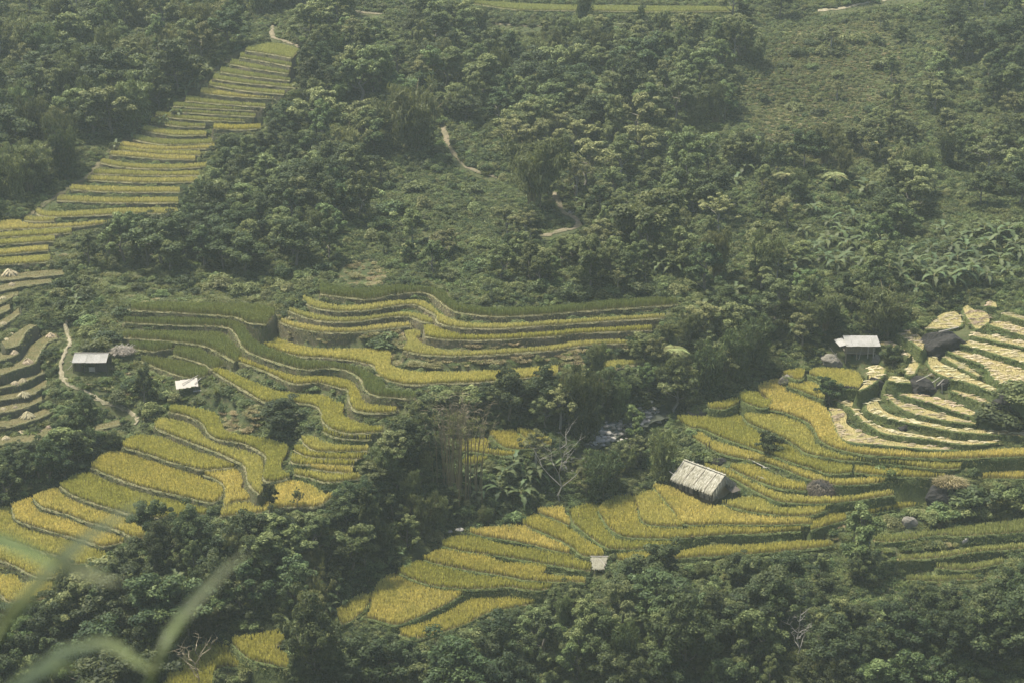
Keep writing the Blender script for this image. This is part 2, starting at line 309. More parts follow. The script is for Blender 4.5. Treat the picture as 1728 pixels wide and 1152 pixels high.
# ------------------------------------------------------------------ terraces: outlines of the level fields
# flight | crop | level (blank = from the hillside) | front edge left to right | back edge left to right (or a single number: depth of the band)
TERR = """
TF|m||800,7 860,16 900,18 1000,19 1100,21 1240,20|800,0 880,5 960,8 1060,9 1240,11
TL|m||415,86 455,92 493,99|420,78 462,72 505,82
TL|m||405,97 445,104 492,113|9
TL|m||389,109 438,118 488,125|10
TL|m||372,122 424,130 490,137|10
TL|m||360,134 414,141 500,149|10
TL|m||353,144 414,154 480,160|9
TL|f||339,158 396,164 467,168|10
TL|m||313,171 379,177 448,182|9
TL|m||293,180 350,184 440,188|7
TL|m||290,189 361,194 431,198|8
TL|m||263,196 327,203 414,206|8
TL|m||254,207 301,214 346,215|9
TL|o||360,218 400,220 440,218|8
TL|f||240,221 292,229 348,229|10
TL|m||225,236 279,245 358,243|11
TL|f||204,247 268,254 362,251|8
TL|f||200,254 268,261 338,263|7
TL|f||186,262 268,269 330,271|7
TL|f||170,276 220,284 290,286 352,282|8
TL|f||158,294 240,297 337,297|9
TL|f||148,305 240,309 335,308|9
TL|f||118,321 200,325 304,325|10
TL|f||97,339 180,343 301,343|11
TL|f||60,360 91,367 205,362 300,361|11
TL|f||42,373 70,375 92,374|8
TL|f||0,389 70,386 150,382|0,372 30,370 45,376 92,377 185,371
TL|f||-30,404 0,402 61,398 121,394|10
TL|f||-30,417 0,414 52,410 92,408|10
TL|f||-30,433 0,431 52,426 82,424|11
TL|f||-30,450 0,448 52,445 85,442|14
LS|d||-30,475 0,473 55,468 113,463|10
LS|d||-30,496 0,491 35,484 87,477|10
LS|d||-30,527 0,512 31,496|11
LS|d||-30,540 0,529 17,522|10
LS|d||-30,566 0,552 17,542 33,530|11
LS|d||9,586 30,581 43,561 61,549|2,576 20,566 34,556 50,547
LS|d||-30,612 0,607 18,602 31,597|-30,598 0,592 28,589
LS|d||-30,638 0,632 35,620 57,613 64,600 76,581 97,571|-30,628 0,622 34,609 45,592 60,577 75,566 95,562
LS|d||-30,660 0,654 35,647 73,628|10
LS|d||-30,680 0,674 47,667 80,649|10
LS|d||-30,702 0,696 43,687 71,675|10
LS|d||-30,727 0,721 43,713 90,694|11
LS|d||-30,754 0,749 49,745 90,729|13
LS|d||160,725 180,722 202,715|9
LL|o|34.7|284,695 315,702 341,714 354,733 371,742 406,747 437,761 451,776 446,809 468,812 487,806|284,689 295,681 329,686 364,695 374,714 388,728 437,736 466,743 485,750 473,780 480,794 487,804
LL|y|34.0|262,722 301,738 345,755 380,769 409,783 416,795 420,815 437,835|262,710 270,703 305,709 331,721 350,740 376,750 423,762 442,773 444,809 439,829
LL|o|33.2|208,754 249,766 291,780 328,790 338,793 375,791 397,789|208,743 220,735 237,732 277,738 328,759 371,773 399,785
LL|y|32.7|341,794 345,801 368,811 381,825 380,856 390,848 423,844|341,793 394,790 407,799 409,811 406,820 423,840
LL|o|32.2|154,788 180,800 220,815 263,827 315,839 350,847 366,846 380,827|156,779 180,762 220,762 241,771 291,785 329,797 345,807 367,813 379,824
LL|y|32.3|372,872 430,866 456,862|372,860 388,848 425,845 445,838 460,830
LL|y|34.0|458,861 480,856 516,856 539,853 563,837|464,815 492,809 523,816 549,830 562,836
LL|o|31.2|102,820 121,834 156,848 191,859 226,869 243,874 300,872 345,868|111,810 125,800 156,796 174,805 226,824 257,835 310,845 350,860
LL|y|30.3|57,841 73,856 111,867 148,881 182,889 208,898 224,907 243,908|64,830 87,823 102,823 132,841 187,858 226,872 243,889
LL|y|29.4|21,856 26,874 45,884 83,896 125,907 156,917 175,922 208,915|29,844 57,837 69,856 97,867 149,884 187,893 215,906
LL|y|28.6|-40,897 0,907 38,919 78,933 99,938 139,954 174,952|-40,858 0,856 19,853 21,872 43,888 83,900 125,910 170,924 182,941
LL|y|27.9|-40,936 0,945 26,955 61,973 97,973|-40,908 0,917 52,928 95,940 120,950
LL|y|27.2|-40,985 0,1002 17,1016 60,1012|-40,955 0,966 26,968 40,980 83,976 87,1002
MR|g|41.0|223,524 311,529 393,535 419,545 450,548|221,510 277,509 364,511 433,513 464,521
MR|g|39.9|209,545 294,549 377,552 397,564 414,590 450,606 510,623 557,621 590,627 610,641 616,656 636,668 700,673|213,537 250,537 298,536 381,540 410,550 430,575 470,592 510,607 557,612 590,617 622,628 650,648 640,655 700,661
MR|g|38.9|206,570 277,575 329,581 355,588 397,611|211,557 294,558 364,559 384,569 409,595
MR|g|38.2|225,588 259,593 289,589|218,576 260,577 294,580
MR|g|37.9|292,599 343,614 357,623 376,618|298,580 329,585 355,597 379,614
MR|g|37.1|237,609 277,625 315,637 346,635 357,627|247,599 287,604 329,613 355,624
MR|o|38.8|399,609 449,627 494,647 537,646 577,656 587,658 594,686 616,696 667,696|401,602 419,605 470,625 506,633 547,633 587,639 604,656 614,676 636,682 669,688
MR|o|37.7|360,627 390,645 419,662 447,678 482,678 529,684 543,696 545,710 559,723 587,731 644,729|364,621 378,621 415,637 462,656 498,662 547,666 567,676 580,680 579,698 616,714 646,720
MU|g|42.6|541,497 578,502 626,505 664,498 699,494 723,496 737,505 758,521 775,528 814,533 852,535 940,530 967,527 1054,521 1144,515|541,475 562,482 586,487 621,487 673,482 727,487 751,493 765,509 796,517 848,521 940,516 967,514 1054,506 1123,503 1144,508
MU|f|41.8|511,505 527,519 565,525 595,526 630,523 673,516 699,515 715,521 735,533 740,545 762,552 796,555 848,555 940,549 967,547 1054,541 1121,537|513,498 534,507 569,515 604,515 656,508 699,506 715,508 730,517 741,528 762,538 796,545 866,545 940,541 967,539 1121,530
MU|f|41.1|487,525 517,537 551,543 604,543 656,536 690,535 712,543 730,546|489,519 517,527 560,535 612,535 673,527 708,530 728,537
MU|o|40.8|718,568 737,572 770,574 831,574 940,568 967,564 1100,558|717,549 734,552 762,562 814,566 940,561 967,557 1100,550
MU|f|40.3|472,544 499,554 534,560 569,562 612,560 694,551|475,538 503,545 551,552 595,553 656,546 690,545
MU|f|39.8|681,592 718,599 761,601 814,600 883,595 940,591 967,586 1019,581 1059,580|683,580 688,572 684,558 705,556 709,562 703,572 737,586 779,590 848,588 940,581 967,575 1019,572 1054,573
MU|y|38.3|419,552 430,575 459,589 505,601 551,604 595,609 630,617 636,630 652,641 692,649 744,647 822,644 940,633|425,549 447,560 482,575 527,586 560,588 638,588 659,595 659,614 690,624 730,626 796,625 883,620 942,613
MU|f|38.0|1010,623 1031,625 1054,618 1087,614|1014,611 1036,606 1062,606 1087,609
ML|o|37.1|544,728 568,738 603,742 627,741|547,723 577,729 627,733
ML|y|36.4|507,740 527,759 568,762 624,761|513,734 527,735 551,745 586,750 619,752
ML|o|35.9|495,759 516,770 551,774 603,775|497,754 507,750 527,761 568,766 619,766
ML|o|35.45|490,778 499,783 534,784 598,786|490,768 495,764 534,773 596,777
ML|y|35.05|513,788 551,795 593,798|516,781 551,784 593,787
ML|y|34.6|497,800 516,805 547,813 575,813 610,807|497,790 507,789 551,797 606,800
ML|o|34.0|555,820 566,822 577,821|555,813 566,813 577,813
CP|o|33.6|828,735 849,754 873,758 906,756|827,729 844,725 868,724 887,738 908,752
CP|o|34.1|875,731 903,748 929,751|872,724 896,724 931,741
CP|o|33.0|778,762 797,762 821,766 865,771|769,740 818,739 825,745 820,754 839,759 873,764
CP|o|32.6|780,783 792,784 808,781|785,769 800,768 822,769
BP|o|26.6|391,1085 419,1111 454,1121 488,1128|391,1080 429,1068 476,1059 485,1070 464,1087 483,1101
BP|o|25.3|270,1180 290,1200 346,1200 365,1130 412,1128|290,1120 341,1085 384,1087 388,1104
F|y|25.9|621,1043 647,1050 668,1055 699,1045 734,1029 768,1012 786,1000|626,1019 634,988 654,968 671,967 692,977 721,986 751,993 784,998
F|y|25.7|577,1055 595,1047 615,1029 628,1012|569,1026 603,1003 629,998
F|o|25.2|673,1071 699,1078 734,1071 786,1053 820,1036 860,1027 909,1017|673,1066 716,1047 760,1027 798,1008 838,1006 860,1005 909,1011
F|o|26.5|674,967 699,979 734,989 786,994 829,993 860,991 904,997 928,993|673,961 688,951 711,944 751,956 800,968 852,974 887,981 932,982
F|o|27.0|714,944 734,951 777,960 820,967 861,974 887,979 932,982 987,983|720,935 744,925 768,928 820,936 852,948 920,950 917,967 989,973
F|o|27.5|747,922 786,931 840,938 900,948 950,957 996,965|746,916 761,904 793,902 820,909 852,917 904,924 956,934 998,950
F|y|28.0|791,899 820,906 835,908 887,917 921,926 960,934|793,896 810,890 838,887 880,885 897,894 928,907 961,924
F|o|28.4|881,886 921,901 963,922 984,938 1015,940|883,881 904,865 913,870 944,881 973,898 1005,919 1019,931
F|y|28.8|907,865 932,874 960,888|911,860 949,853 953,863 961,872
F|o|29.0|968,884 991,903 1022,924 1035,927 1087,927 1147,919|963,858 982,849 1008,848 1010,865 1017,881 1031,900 1052,910 1147,913
F|o|29.6|1010,863 1028,891 1052,905 1087,908 1139,909 1226,902 1270,901 1351,896|1015,849 1029,837 1069,835 1074,860 1087,884 1154,891 1163,887 1252,886 1300,888 1367,888
F|y|29.9|1078,860 1090,884 1152,889|1071,834 1101,825 1118,842 1135,863 1153,882
F|y|30.15|1102,822 1135,860 1156,884 1208,885 1300,886 1370,884|1104,820 1128,818 1153,830 1191,848 1217,851 1243,862 1300,870 1370,875
F|y|30.6|1218,850 1270,864 1338,871 1376,868 1401,857|1232,846 1263,836 1288,841 1320,855 1397,855
F|y|31.2|1189,790 1220,800 1248,814 1277,830 1315,846 1372,850 1428,847 1509,835|1189,785 1225,790 1259,808 1306,827 1338,834 1417,837 1491,830 1509,831
F|o|31.7|1236,792 1270,808 1311,823 1360,828|1230,783 1270,783 1306,799 1360,814
F|y|32.2|1168,738 1208,762 1247,773 1291,781 1326,793 1360,807 1406,818 1451,818 1496,813|1169,733 1182,728 1204,741 1247,754 1282,764 1326,780 1360,792 1400,804 1428,806 1494,808
F|o|32.9|1143,708 1166,722 1185,724 1221,740 1256,752 1291,764 1334,780 1378,793 1400,800 1437,797|1143,704 1197,701 1228,694 1251,701 1261,714 1291,729 1319,741 1343,757 1400,773 1437,784
F|o|32.8|1443,797 1491,803 1564,806 1595,806|1442,782 1515,789 1595,796
F|y|33.6|1256,705 1265,715 1308,733 1343,752 1360,764 1410,775 1454,779 1522,785 1585,792 1619,790|1258,700 1273,693 1313,689 1319,700 1352,712 1371,727 1374,745 1391,754 1419,765 1450,771 1500,775 1554,775 1621,779
F|y|34.4|1283,691 1315,694 1339,702 1363,713 1377,730 1381,740 1401,753 1436,763 1471,768 1540,772 1616,774 1728,770 1760,768|1303,680 1296,668 1281,655 1280,648 1297,641 1318,638 1330,657 1358,666 1379,676 1398,694 1408,721 1424,744 1454,753 1523,758 1569,762 1728,754 1760,751
F|o|34.7|1249,667 1256,679 1287,689 1299,684 1301,674|1249,665 1266,659 1280,660 1289,670 1299,673
F|o|34.3|1197,689 1221,691 1247,681|1197,686 1213,677 1246,670
F|y|35.3|1328,652 1349,659 1374,669 1391,675|1334,644 1358,642 1379,647 1384,659 1393,671
F|y|36.0|1367,633 1387,641 1415,654 1450,657|1368,628 1384,619 1419,620 1445,626 1455,638 1453,654
F|o|36.1|1321,633 1349,641 1356,635|1332,622 1356,621 1358,628
F|o|28.5|1043,945 1087,948 1142,943 1180,940 1293,933 1406,921|1043,933 1087,929 1130,931 1174,922 1226,917 1248,918 1338,911 1403,912
F|o|29.7|1367,896 1394,887 1440,875 1485,864 1557,853|1372,884 1376,873 1406,859 1451,848 1496,842 1555,841
RR|y|32.4|1659,807 1728,808 1760,808|1660,800 1728,794 1760,792
RR|m|29.6|1475,914 1515,914 1584,903 1619,905 1728,898 1760,896|1475,907 1497,900 1584,896 1619,886 1728,874 1760,871
RR|m|28.7|1515,946 1584,941 1653,931 1728,926 1760,924|1515,939 1584,931 1653,922 1728,915 1760,912
RR|m|27.9|1581,959 1636,962 1695,950|1581,955 1636,951 1688,942
RR|m|27.3|1529,979 1590,981 1658,977|1533,971 1590,972 1656,972
RS|s||1398,688 1412,728 1429,744 1471,749 1523,754 1572,758 1629,759|1400,686 1419,690 1429,700 1429,714 1453,728 1488,739 1575,752 1629,755
RS|s||1408,676 1433,687 1450,704 1471,720 1497,732 1568,741 1632,750 1683,746|1412,673 1436,676 1447,690 1457,702 1475,714 1506,724 1568,735 1632,744 1683,742
RS|s||1445,662 1459,680 1467,695 1507,707 1569,720 1625,729 1728,736 1760,738|1450,661 1469,662 1480,674 1490,690 1514,702 1569,713 1625,723 1728,727 1760,728
RS|s||1483,654 1499,671 1522,690 1569,704 1616,712 1647,715|1487,653 1502,659 1512,674 1538,683 1600,700 1647,711
RS|s||1511,654 1525,667 1569,679 1616,695 1663,707 1705,711|1516,652 1529,657 1541,664 1582,671 1616,682 1655,697 1705,706
RS|s||1604,659 1647,675 1679,687|1608,657 1632,661 1677,680
RS|s||1562,600 1572,623 1600,637 1625,643 1650,651 1691,667|1576,599 1589,612 1615,624 1634,632 1651,641 1693,660
RS|s|38.75|1592,603 1615,617 1652,636|1595,600 1623,612 1654,632
RS|s|39.2|1598,592 1624,603 1662,617 1673,634 1693,648 1728,668 1760,682|1600,587 1623,592 1662,601 1728,620 1760,630
RS|s||1620,581 1646,587 1693,601 1728,612 1760,622|1631,576 1677,581 1728,592 1760,600
RS|s||1639,567 1677,575 1728,586 1760,593|1643,562 1693,568 1728,576 1760,582
RS|s||1668,548 1693,556 1728,567 1760,577|1674,545 1693,543 1728,553 1760,562
RS|s||1693,532 1728,541 1760,549|1693,527 1728,534 1760,540
RS|s|40.2|1562,555 1587,556 1620,551 1623,541|1565,551 1587,531 1611,526 1621,534
RS|s|40.5|1631,536 1640,548 1650,556 1668,545|1625,520 1633,515 1646,524 1665,528 1670,540
RS|s|41.0|1664,517 1674,518 1683,519|1665,510 1672,509 1680,510
RS|s|39.5|1514,564 1534,574 1553,588 1557,592|1517,561 1542,559 1558,575 1559,585
RS|s|38.6|1486,582 1506,586 1522,597 1534,603|1486,577 1500,575 1512,581 1537,598
RS|s|37.9|1529,631 1540,633 1553,612|1530,622 1540,605 1552,599 1554,606
RS|s|36.9|1447,659 1465,652 1490,633 1496,622|1466,640 1468,618 1485,616
RS|s|37.4|1497,641 1515,645 1536,646|1503,634 1520,635 1535,639
"""
FL = {'TL': (.10, 290), 'TF': (0, 0), 'LS': (-.3, 30), 'RS': (.22, 1450)}
HGT = {'y': .62, 'o': .62, 'g': .85, 'f': .52, 'm': .52, 's': .0, 'd': .0}
def pts(s): return np.array([[float(a) for a in p.split(',')] for p in s.split()])
terr = []
for ln in TERR.strip().splitlines():
    fl, kd, zz, fr, bk = ln.split('|'); fr = pts(fr)
    if ' ' in bk: bk = pts(bk)
    else:
        tb = float(bk); bk = fr.copy(); bk[:, 1] -= tb
        bk[0, 0] += 2; bk[-1, 0] -= 1
    if zz: z0 = float(zz)
    else:
        k, ref = FL[fl]
        d = np.concatenate([[0], np.cumsum(np.hypot(*np.diff(fr, axis=0).T))]); s = np.linspace(0, d[-1], 30)
        X = np.interp(s, d, fr[:, 0]); Y = np.interp(s, d, fr[:, 1])
        kk = k if not (fl == 'TL' and Y.mean() > 232) else 0
        z0 = float(zbase_py((Y - kk * (X - ref)).mean()))
    if fl == 'TL' and z0 > 49: z0 = 49 + (z0 - 49) * 1.22
    h = HGT[kd]
    fx, fy = on_plane(fr[:, 0], fr[:, 1], z0)
    poly_px = np.concatenate([fr, bk[::-1]])
    area = .5 * abs(np.dot(poly_px[:, 0], np.roll(poly_px[:, 1], 1)) - np.dot(poly_px[:, 1], np.roll(poly_px[:, 0], 1)))
    band = area / max(np.hypot(*np.diff(fr, axis=0).T).sum(), 1)
    scl = FPX / 220
    hb = min(.85 * h, .55 * band / scl)
    bx, by = on_plane(bk[:, 0], bk[:, 1], z0 + hb)
    # a terrace is never a knife edge: keep its back at least 0.7 m behind its front
    fyi = np.interp(bx, fx, fy) if np.all(np.diff(fx) > 0) else None
    if fyi is not None: by = np.maximum(by, np.minimum(fyi + .7, by + 1.2))
    F3 = catmull(np.stack([fx, fy], 1), .55); B3 = catmull(np.stack([bx, by], 1), .55)
    ring = np.concatenate([F3, B3[::-1]])
    keep = np.ones(len(ring), bool)
    for i in range(len(ring)):
        if np.hypot(*(ring[i] - ring[i - 1])) < .05: keep[i] = False
    ring = ring[keep]
    ar = .5 * (np.dot(ring[:, 0], np.roll(ring[:, 1], -1)) - np.dot(ring[:, 1], np.roll(ring[:, 0], -1)))
    if ar < 0: ring = ring[::-1]
    terr.append(dict(fl=fl, kind=kd, z=z0, h=h, ring=ring, front=F3, px=poly_px, area=abs(ar), fpx=fr))

# ------------------------------------------------------------------ level map of the terraces, and the hillside round them
GX0, GY0, GS = -150.0, 135.0, .35
GW, GH = int(300 / GS), int(275 / GS)
lvl = np.full((GH, GW), np.nan)
gx = GX0 + (np.arange(GW) + .5) * GS; gy = GY0 + (np.arange(GH) + .5) * GS
for t in terr:
    r = t['ring']
    i0, i1 = np.clip(((r[:, 0].min() - GX0) / GS - 1, (r[:, 0].max() - GX0) / GS + 2), 0, GW).astype(int)
    j0, j1 = np.clip(((r[:, 1].min() - GY0) / GS - 1, (r[:, 1].max() - GY0) / GS + 2), 0, GH).astype(int)
    if i1 <= i0 or j1 <= j0: continue
    XX, YY = np.meshgrid(gx[i0:i1], gy[j0:j1])
    m = inpoly(XX, YY, r); sub = lvl[j0:j1, i0:i1]
    sub[m] = np.fmin(sub[m], t['z'])
def blur(a, n):
    for ax in (0, 1):
        for _ in range(3):
            p = np.pad(a, [(n + 1, n) if i == ax else (0, 0) for i in (0, 1)], mode='edge')
            c = np.cumsum(p, axis=ax); L = 2 * n + 1
            a = (np.take(c, range(L, c.shape[ax]), axis=ax) - np.take(c, range(0, c.shape[ax] - L), axis=ax)) / L
    return a
msk = ~np.isnan(lvl)
zb2 = zbase(gy)[:, None] * np.ones((1, GW))
dev = np.where(msk, np.nan_to_num(lvl) - .35 - zb2, 0.0)
num = np.zeros_like(dev); den = np.zeros_like(dev)
for n, a in ((2, 1.0), (8, .06), (26, .006), (60, .0008)):
    num += a * blur(dev, n); den += a * blur(msk.astype(float), n)
e = num / (den + 5e-5)
near = np.clip(blur(msk.astype(float), 8) * 4, 0, 1)
XX, YY = np.meshgrid(gx, gy)
bump = (vnoise(XX, YY, 26) * 3.4 + vnoise(XX + 40, YY, 9) * 1.3) * (1 - near) + vnoise(XX, YY + 9, 2.6) * .35
# stream gully
STREAM = [(1320, 655), (1180, 695), (1090, 706), (1040, 728), (985, 752), (930, 810), (850, 862), (740, 880), (650, 930), (600, 1000), (560, 1040), (500, 1060), (300, 1060), (100, 1120), (-60, 1180)]
sx, sy = on_plane([p[0] for p in STREAM], [p[1] for p in STREAM], zbase_py([p[1] for p in STREAM]) - 1.0)
SL = catmull(np.stack([sx, sy], 1), 2.0)
dmin = np.full(XX.shape, 1e9)
for p in SL: dmin = np.minimum(dmin, (XX - p[0]) ** 2 + (YY - p[1]) ** 2)
dmin = np.sqrt(dmin)
H = zb2 + e + bump - 1.5 * np.exp(-(dmin / 3.2) ** 2) * (1 - near)
lo = np.where(msk, np.nan_to_num(lvl), 1e9)
for _ in range(4):
    s = lo.copy()
    s[1:] = np.minimum(s[1:], lo[:-1]); s[:-1] = np.minimum(s[:-1], lo[1:]); s[:, 1:] = np.minimum(s[:, 1:], lo[:, :-1]); s[:, :-1] = np.minimum(s[:, :-1], lo[:, 1:]); lo = s
H = np.minimum(H, lo - .28)
SURF = np.where(msk, np.nan_to_num(lvl), H)
def sample(A, x, y):
    u = np.clip((np.asarray(x, float) - GX0) / GS - .5, 0, GW - 1.001); v = np.clip((np.asarray(y, float) - GY0) / GS - .5, 0, GH - 1.001)
    i = u.astype(int); j = v.astype(int); fu = u - i; fv = v - j
    return (A[j, i] * (1 - fu) + A[j, i + 1] * fu) * (1 - fv) + (A[j + 1, i] * (1 - fu) + A[j + 1, i + 1] * fu) * fv
def gz(x, y):
    x = np.asarray(x, float); y = np.asarray(y, float)
    ins = (x > GX0) & (x < GX0 + 299) & (y > GY0) & (y < GY0 + 274)
    return np.where(ins, sample(H, x, y), zbase(y))
def sz(x, y): return float(sample(SURF, x, y))
_TT = np.arange(140, 406, .25)
def hit(px, py, surf=True):
    dx, dy, dz = ray(px, py); t = _TT / dy; x = dx * t; z = CZ + dz * t
    g = sample(SURF if surf else H, x, _TT); b = np.nonzero(z <= g)[0]
    k = b[0] if len(b) else len(_TT) - 1
    return Vector((float(x[k]), float(_TT[k]), float(g[k])))
def pxm(p): return float(FPX / project(p[0], p[1], p[2])[2])       # pixels of the photograph per metre at p

# pixel mask of what must stay in view (fields, huts, paths, boulders)
PM = np.zeros((576 + 40, 864 + 80), bool); TM = np.zeros_like(PM)     # half resolution, 40 / 20 cells of margin
mx, my = np.meshgrid((np.arange(944) - 40) * 2 + 1, (np.arange(616) - 20) * 2 + 1)
def keep_clear(poly, trees_only=False):
    A = TM if trees_only else PM
    poly = np.asarray(poly, float)
    i0, i1 = np.clip(((poly[:, 0].min()) / 2 + 38, poly[:, 0].max() / 2 + 42), 0, 944).astype(int); j0, j1 = np.clip((poly[:, 1].min() / 2 + 18, poly[:, 1].max() / 2 + 22), 0, 616).astype(int)
    if i1 > i0 and j1 > j0: A[j0:j1, i0:i1] |= inpoly(mx[j0:j1, i0:i1], my[j0:j1, i0:i1], poly)
for t in terr: keep_clear(t['px'])
def masked(px, py, trees=False):
    i = np.clip((np.asarray(px, float) / 2 + 40).astype(int), 0, 943); j = np.clip((np.asarray(py, float) / 2 + 20).astype(int), 0, 615)
    return (PM[j, i] | TM[j, i]) if trees else PM[j, i]

# ground sheet: fine where the camera looks, coarse beyond
def axis(a, b, step, lo_, hi_):
    core = np.arange(a, b + .01, step); l = a - np.cumsum(np.geomspace(2, 60, 14)); r = b + np.cumsum(np.geomspace(2, 60, 14))
    return np.concatenate([l[::-1], core, r])
axs = axis(-146, 146, .95, 0, 0); ays = axis(138, 404, .85, 0, 0)
gxx, gyy = np.meshgrid(axs, ays); gzz = gz(gxx, gyy)
out_n = vnoise(gxx, gyy, 40) * 5 * ((gyy < 120) | (gyy > 412) | (abs(gxx) > 150)) * (gyy > 60)
V = np.stack([gxx, gyy, gzz + out_n], -1).reshape(-1, 3); nx = len(axs)
idx = np.arange(len(ays) * nx).reshape(len(ays), nx)
Fq = np.stack([idx[:-1, :-1], idx[:-1, 1:], idx[1:, 1:], idx[1:, :-1]], -1).reshape(-1, 4)
tag(mobj('ground', amesh('ground', V, Fq, M['ground'], smooth=True)), kind='structure')

# ------------------------------------------------------------------ the terraces themselves
ORD = ['first', 'second', 'third', 'fourth', 'fifth', 'sixth', 'seventh', 'eighth', 'ninth', 'tenth', 'eleventh', 'twelfth', 'thirteenth', 'fourteenth', 'fifteenth', 'sixteenth', 'seventeenth', 'eighteenth', 'nineteenth', 'twentieth',
       'twenty-first', 'twenty-second', 'twenty-third', 'twenty-fourth', 'twenty-fifth', 'twenty-sixth', 'twenty-seventh', 'twenty-eighth', 'twenty-ninth', 'thirtieth', 'thirty-first', 'thirty-second', 'thirty-third', 'thirty-fourth', 'thirty-fifth', 'thirty-sixth', 'thirty-seventh', 'thirty-eighth', 'thirty-ninth', 'fortieth']
COLW = {'y': 'golden', 'o': 'olive-yellow', 'g': 'tall green', 'f': 'pale gold', 'm': 'pale green-gold', 's': 'straw-strewn', 'd': 'dull brown'}
FNAME = {'TF': 'on the far shelf at the top edge', 'TL': 'down the long flight at upper left', 'LS': 'among the cut terraces at the left edge', 'LL': 'in the broad flight at lower left',
         'MR': 'in the flight right of the tin-roofed hut', 'MU': 'in the curved flight at the middle', 'ML': 'in the small flight left of the bare bamboo', 'CP': 'in the hollow behind the bare pale tree',
         'BP': 'among the trees at the bottom edge', 'F': 'on the near spur round the thatched hut', 'RR': 'at the right edge below the boulders', 'RS': 'among the boulders at right'}
BANK = {'TF': 'bank_grass', 'TL': 'bank_dark', 'LS': 'bank_dark', 'LL': 'bank_earth', 'MR': 'bank_earth', 'MU': 'bank_dry', 'ML': 'bank_grass', 'CP': 'bank_grass', 'BP': 'bank_grass', 'F': 'bank_grass', 'RR': 'bank_grass', 'RS': 'bank_grass'}
RICE = {'y': 'rice_gold', 'o': 'rice_olive', 'g': 'rice_green', 'f': 'rice_far', 'm': 'rice_far_green'}
cnt = {}
order = {}
for fl in FNAME:
    L = sorted([t for t in terr if t['fl'] == fl], key=lambda t: t['fpx'][:, 1].mean())
    for i, t in enumerate(L): t['ord'] = i
def offset_ring(r):
    d = np.roll(r, -1, 0) - np.roll(r, 1, 0); L = np.hypot(d[:, 0], d[:, 1])[:, None] + 1e-9
    return np.stack([d[:, 1], -d[:, 0]], 1) / L
straw_spots = []
for t in terr:
    r = t['ring']; z0 = t['z']; n = len(r); fl = t['fl']; kd = t['kind']; nrm = offset_ring(r)
    c = r.mean(0)
    root = empty('stubble_terrace' if kd in 'sd' else 'rice_terrace', (c[0], c[1], z0))
    noun = 'harvested terrace' if kd in 'sd' else 'rice terrace'
    tag(root, f"{ORD[t['ord']]} terrace from the top {FNAME[fl]}, {COLW[kd]} {'stubble' if kd in 'sd' else 'rice'}", noun, f"terraces {FNAME[fl]}")
    Q = r - c
    # level bed
    me = bpy.data.meshes.new('field'); me.from_pydata([(a, b, 0) for a, b in Q], [], [list(range(n))]); me.update()
    me.materials.append(M['stubble_soil' if kd == 's' else 'stubble_dull' if kd == 'd' else 'field_soil']); mobj('field', me, root)
    # bank: rows going down and out, roughened
    far = z0 > 44
    prof = [(0.10, .02), (.20, -.22), (.30, -.75), (.52, -1.5), (1.0, -3.0)]
    rough = .8 if fl in ('F', 'RS', 'RR', 'CP', 'BP') else .55
    rows = []
    for a, dz in prof:
        jit = (vnoise(r[:, 0] * 3, r[:, 1] * 3 + dz * 7, 1.7) * .5 + rng.normal(0, .045, n)) * rough
        rows.append(np.concatenate([Q + nrm * (a + jit)[:, None] * (1 if abs(dz) > .1 else .9), np.full((n, 1), dz) + rng.normal(0, .03, (n, 1))], 1))
    Vb = np.concatenate(rows); ix = np.arange(n); nx_ = (ix + 1) % n
    Fb = np.concatenate([np.stack([k * n + ix, (k + 1) * n + ix, (k + 1) * n + nx_, k * n + nx_], 1) for k in range(len(prof) - 1)])
    mobj('bank', amesh('bank', Vb, Fb, M[BANK[fl]], smooth=False), root)
    # bund: low mud rim along the front edge
    fr = t['front'] - c; nf = len(fr)
    tv = np.gradient(fr, axis=0) if nf > 2 else np.repeat([fr[-1] - fr[0]], nf, 0); tv /= (np.hypot(tv[:, 0], tv[:, 1])[:, None] + 1e-9); nv = np.stack([tv[:, 1], -tv[:, 0]], 1)
    rb = [(-.08, .0), (-.02, .07), (.10, .07), (.19, -.1)]
    Vr = np.concatenate([np.concatenate([fr + nv * (a + .05 * rng.normal(size=nf))[:, None], np.full((nf, 1), b) + .02 * rng.normal(size=(nf, 1))], 1) for a, b in rb])
    jx = np.arange(nf - 1)
    Fr = np.concatenate([np.stack([k * nf + jx, (k + 1) * nf + jx, (k + 1) * nf + jx + 1, k * nf + jx + 1], 1) for k in range(3)])
    mobj('bund', amesh('bund', Vr, Fr, M['bank_grass' if fl in ('F', 'RS', 'RR', 'CP', 'BP') else 'bund']), root)
    # grass on the bank
    dens = {'TL': 6, 'LS': 10, 'LL': 14, 'MR': 12, 'MU': 12, 'F': 34, 'RS': 60, 'RR': 40}.get(fl, 24)
    per = np.hypot(*(np.diff(fr, axis=0)).T).sum(); m = int(per * dens)
    if m > 3:
        s = rng.random(m) * (nf - 1); i = s.astype(int); f = (s - i)[:, None]
        dn = rng.random(m) ** 1.3 * (1.3 if fl in ('RS', 'F', 'RR') else .9)
        out = .16 + dn * .34
        P = np.concatenate([fr[i] * (1 - f) + fr[np.minimum(i + 1, nf - 1)] * f + nv[i] * out[:, None], (.03 - dn)[:, None]], 1)
        V_, F_, hg, ti = blades(P, .10 + (.14 if fl == 'RS' else .22) * rng.random(m), .05 + .05 * rng.random(m), rng.random(m) * 6.28, .3 + .6 * rng.random(m))
        go = mobj('bank_grass', amesh('bank_grass', V_, F_, M['grass' if fl not in ('TL', 'MU') else 'dry_grass'], {'tint': ti}), root); go['kind'] = 'stuff'
    # crop
    xs = np.arange(r[:, 0].min(), r[:, 0].max(),   .2 if not far else .25); ys = np.arange(r[:, 1].min(), r[:, 1].max(),   .2 if not far else .25)
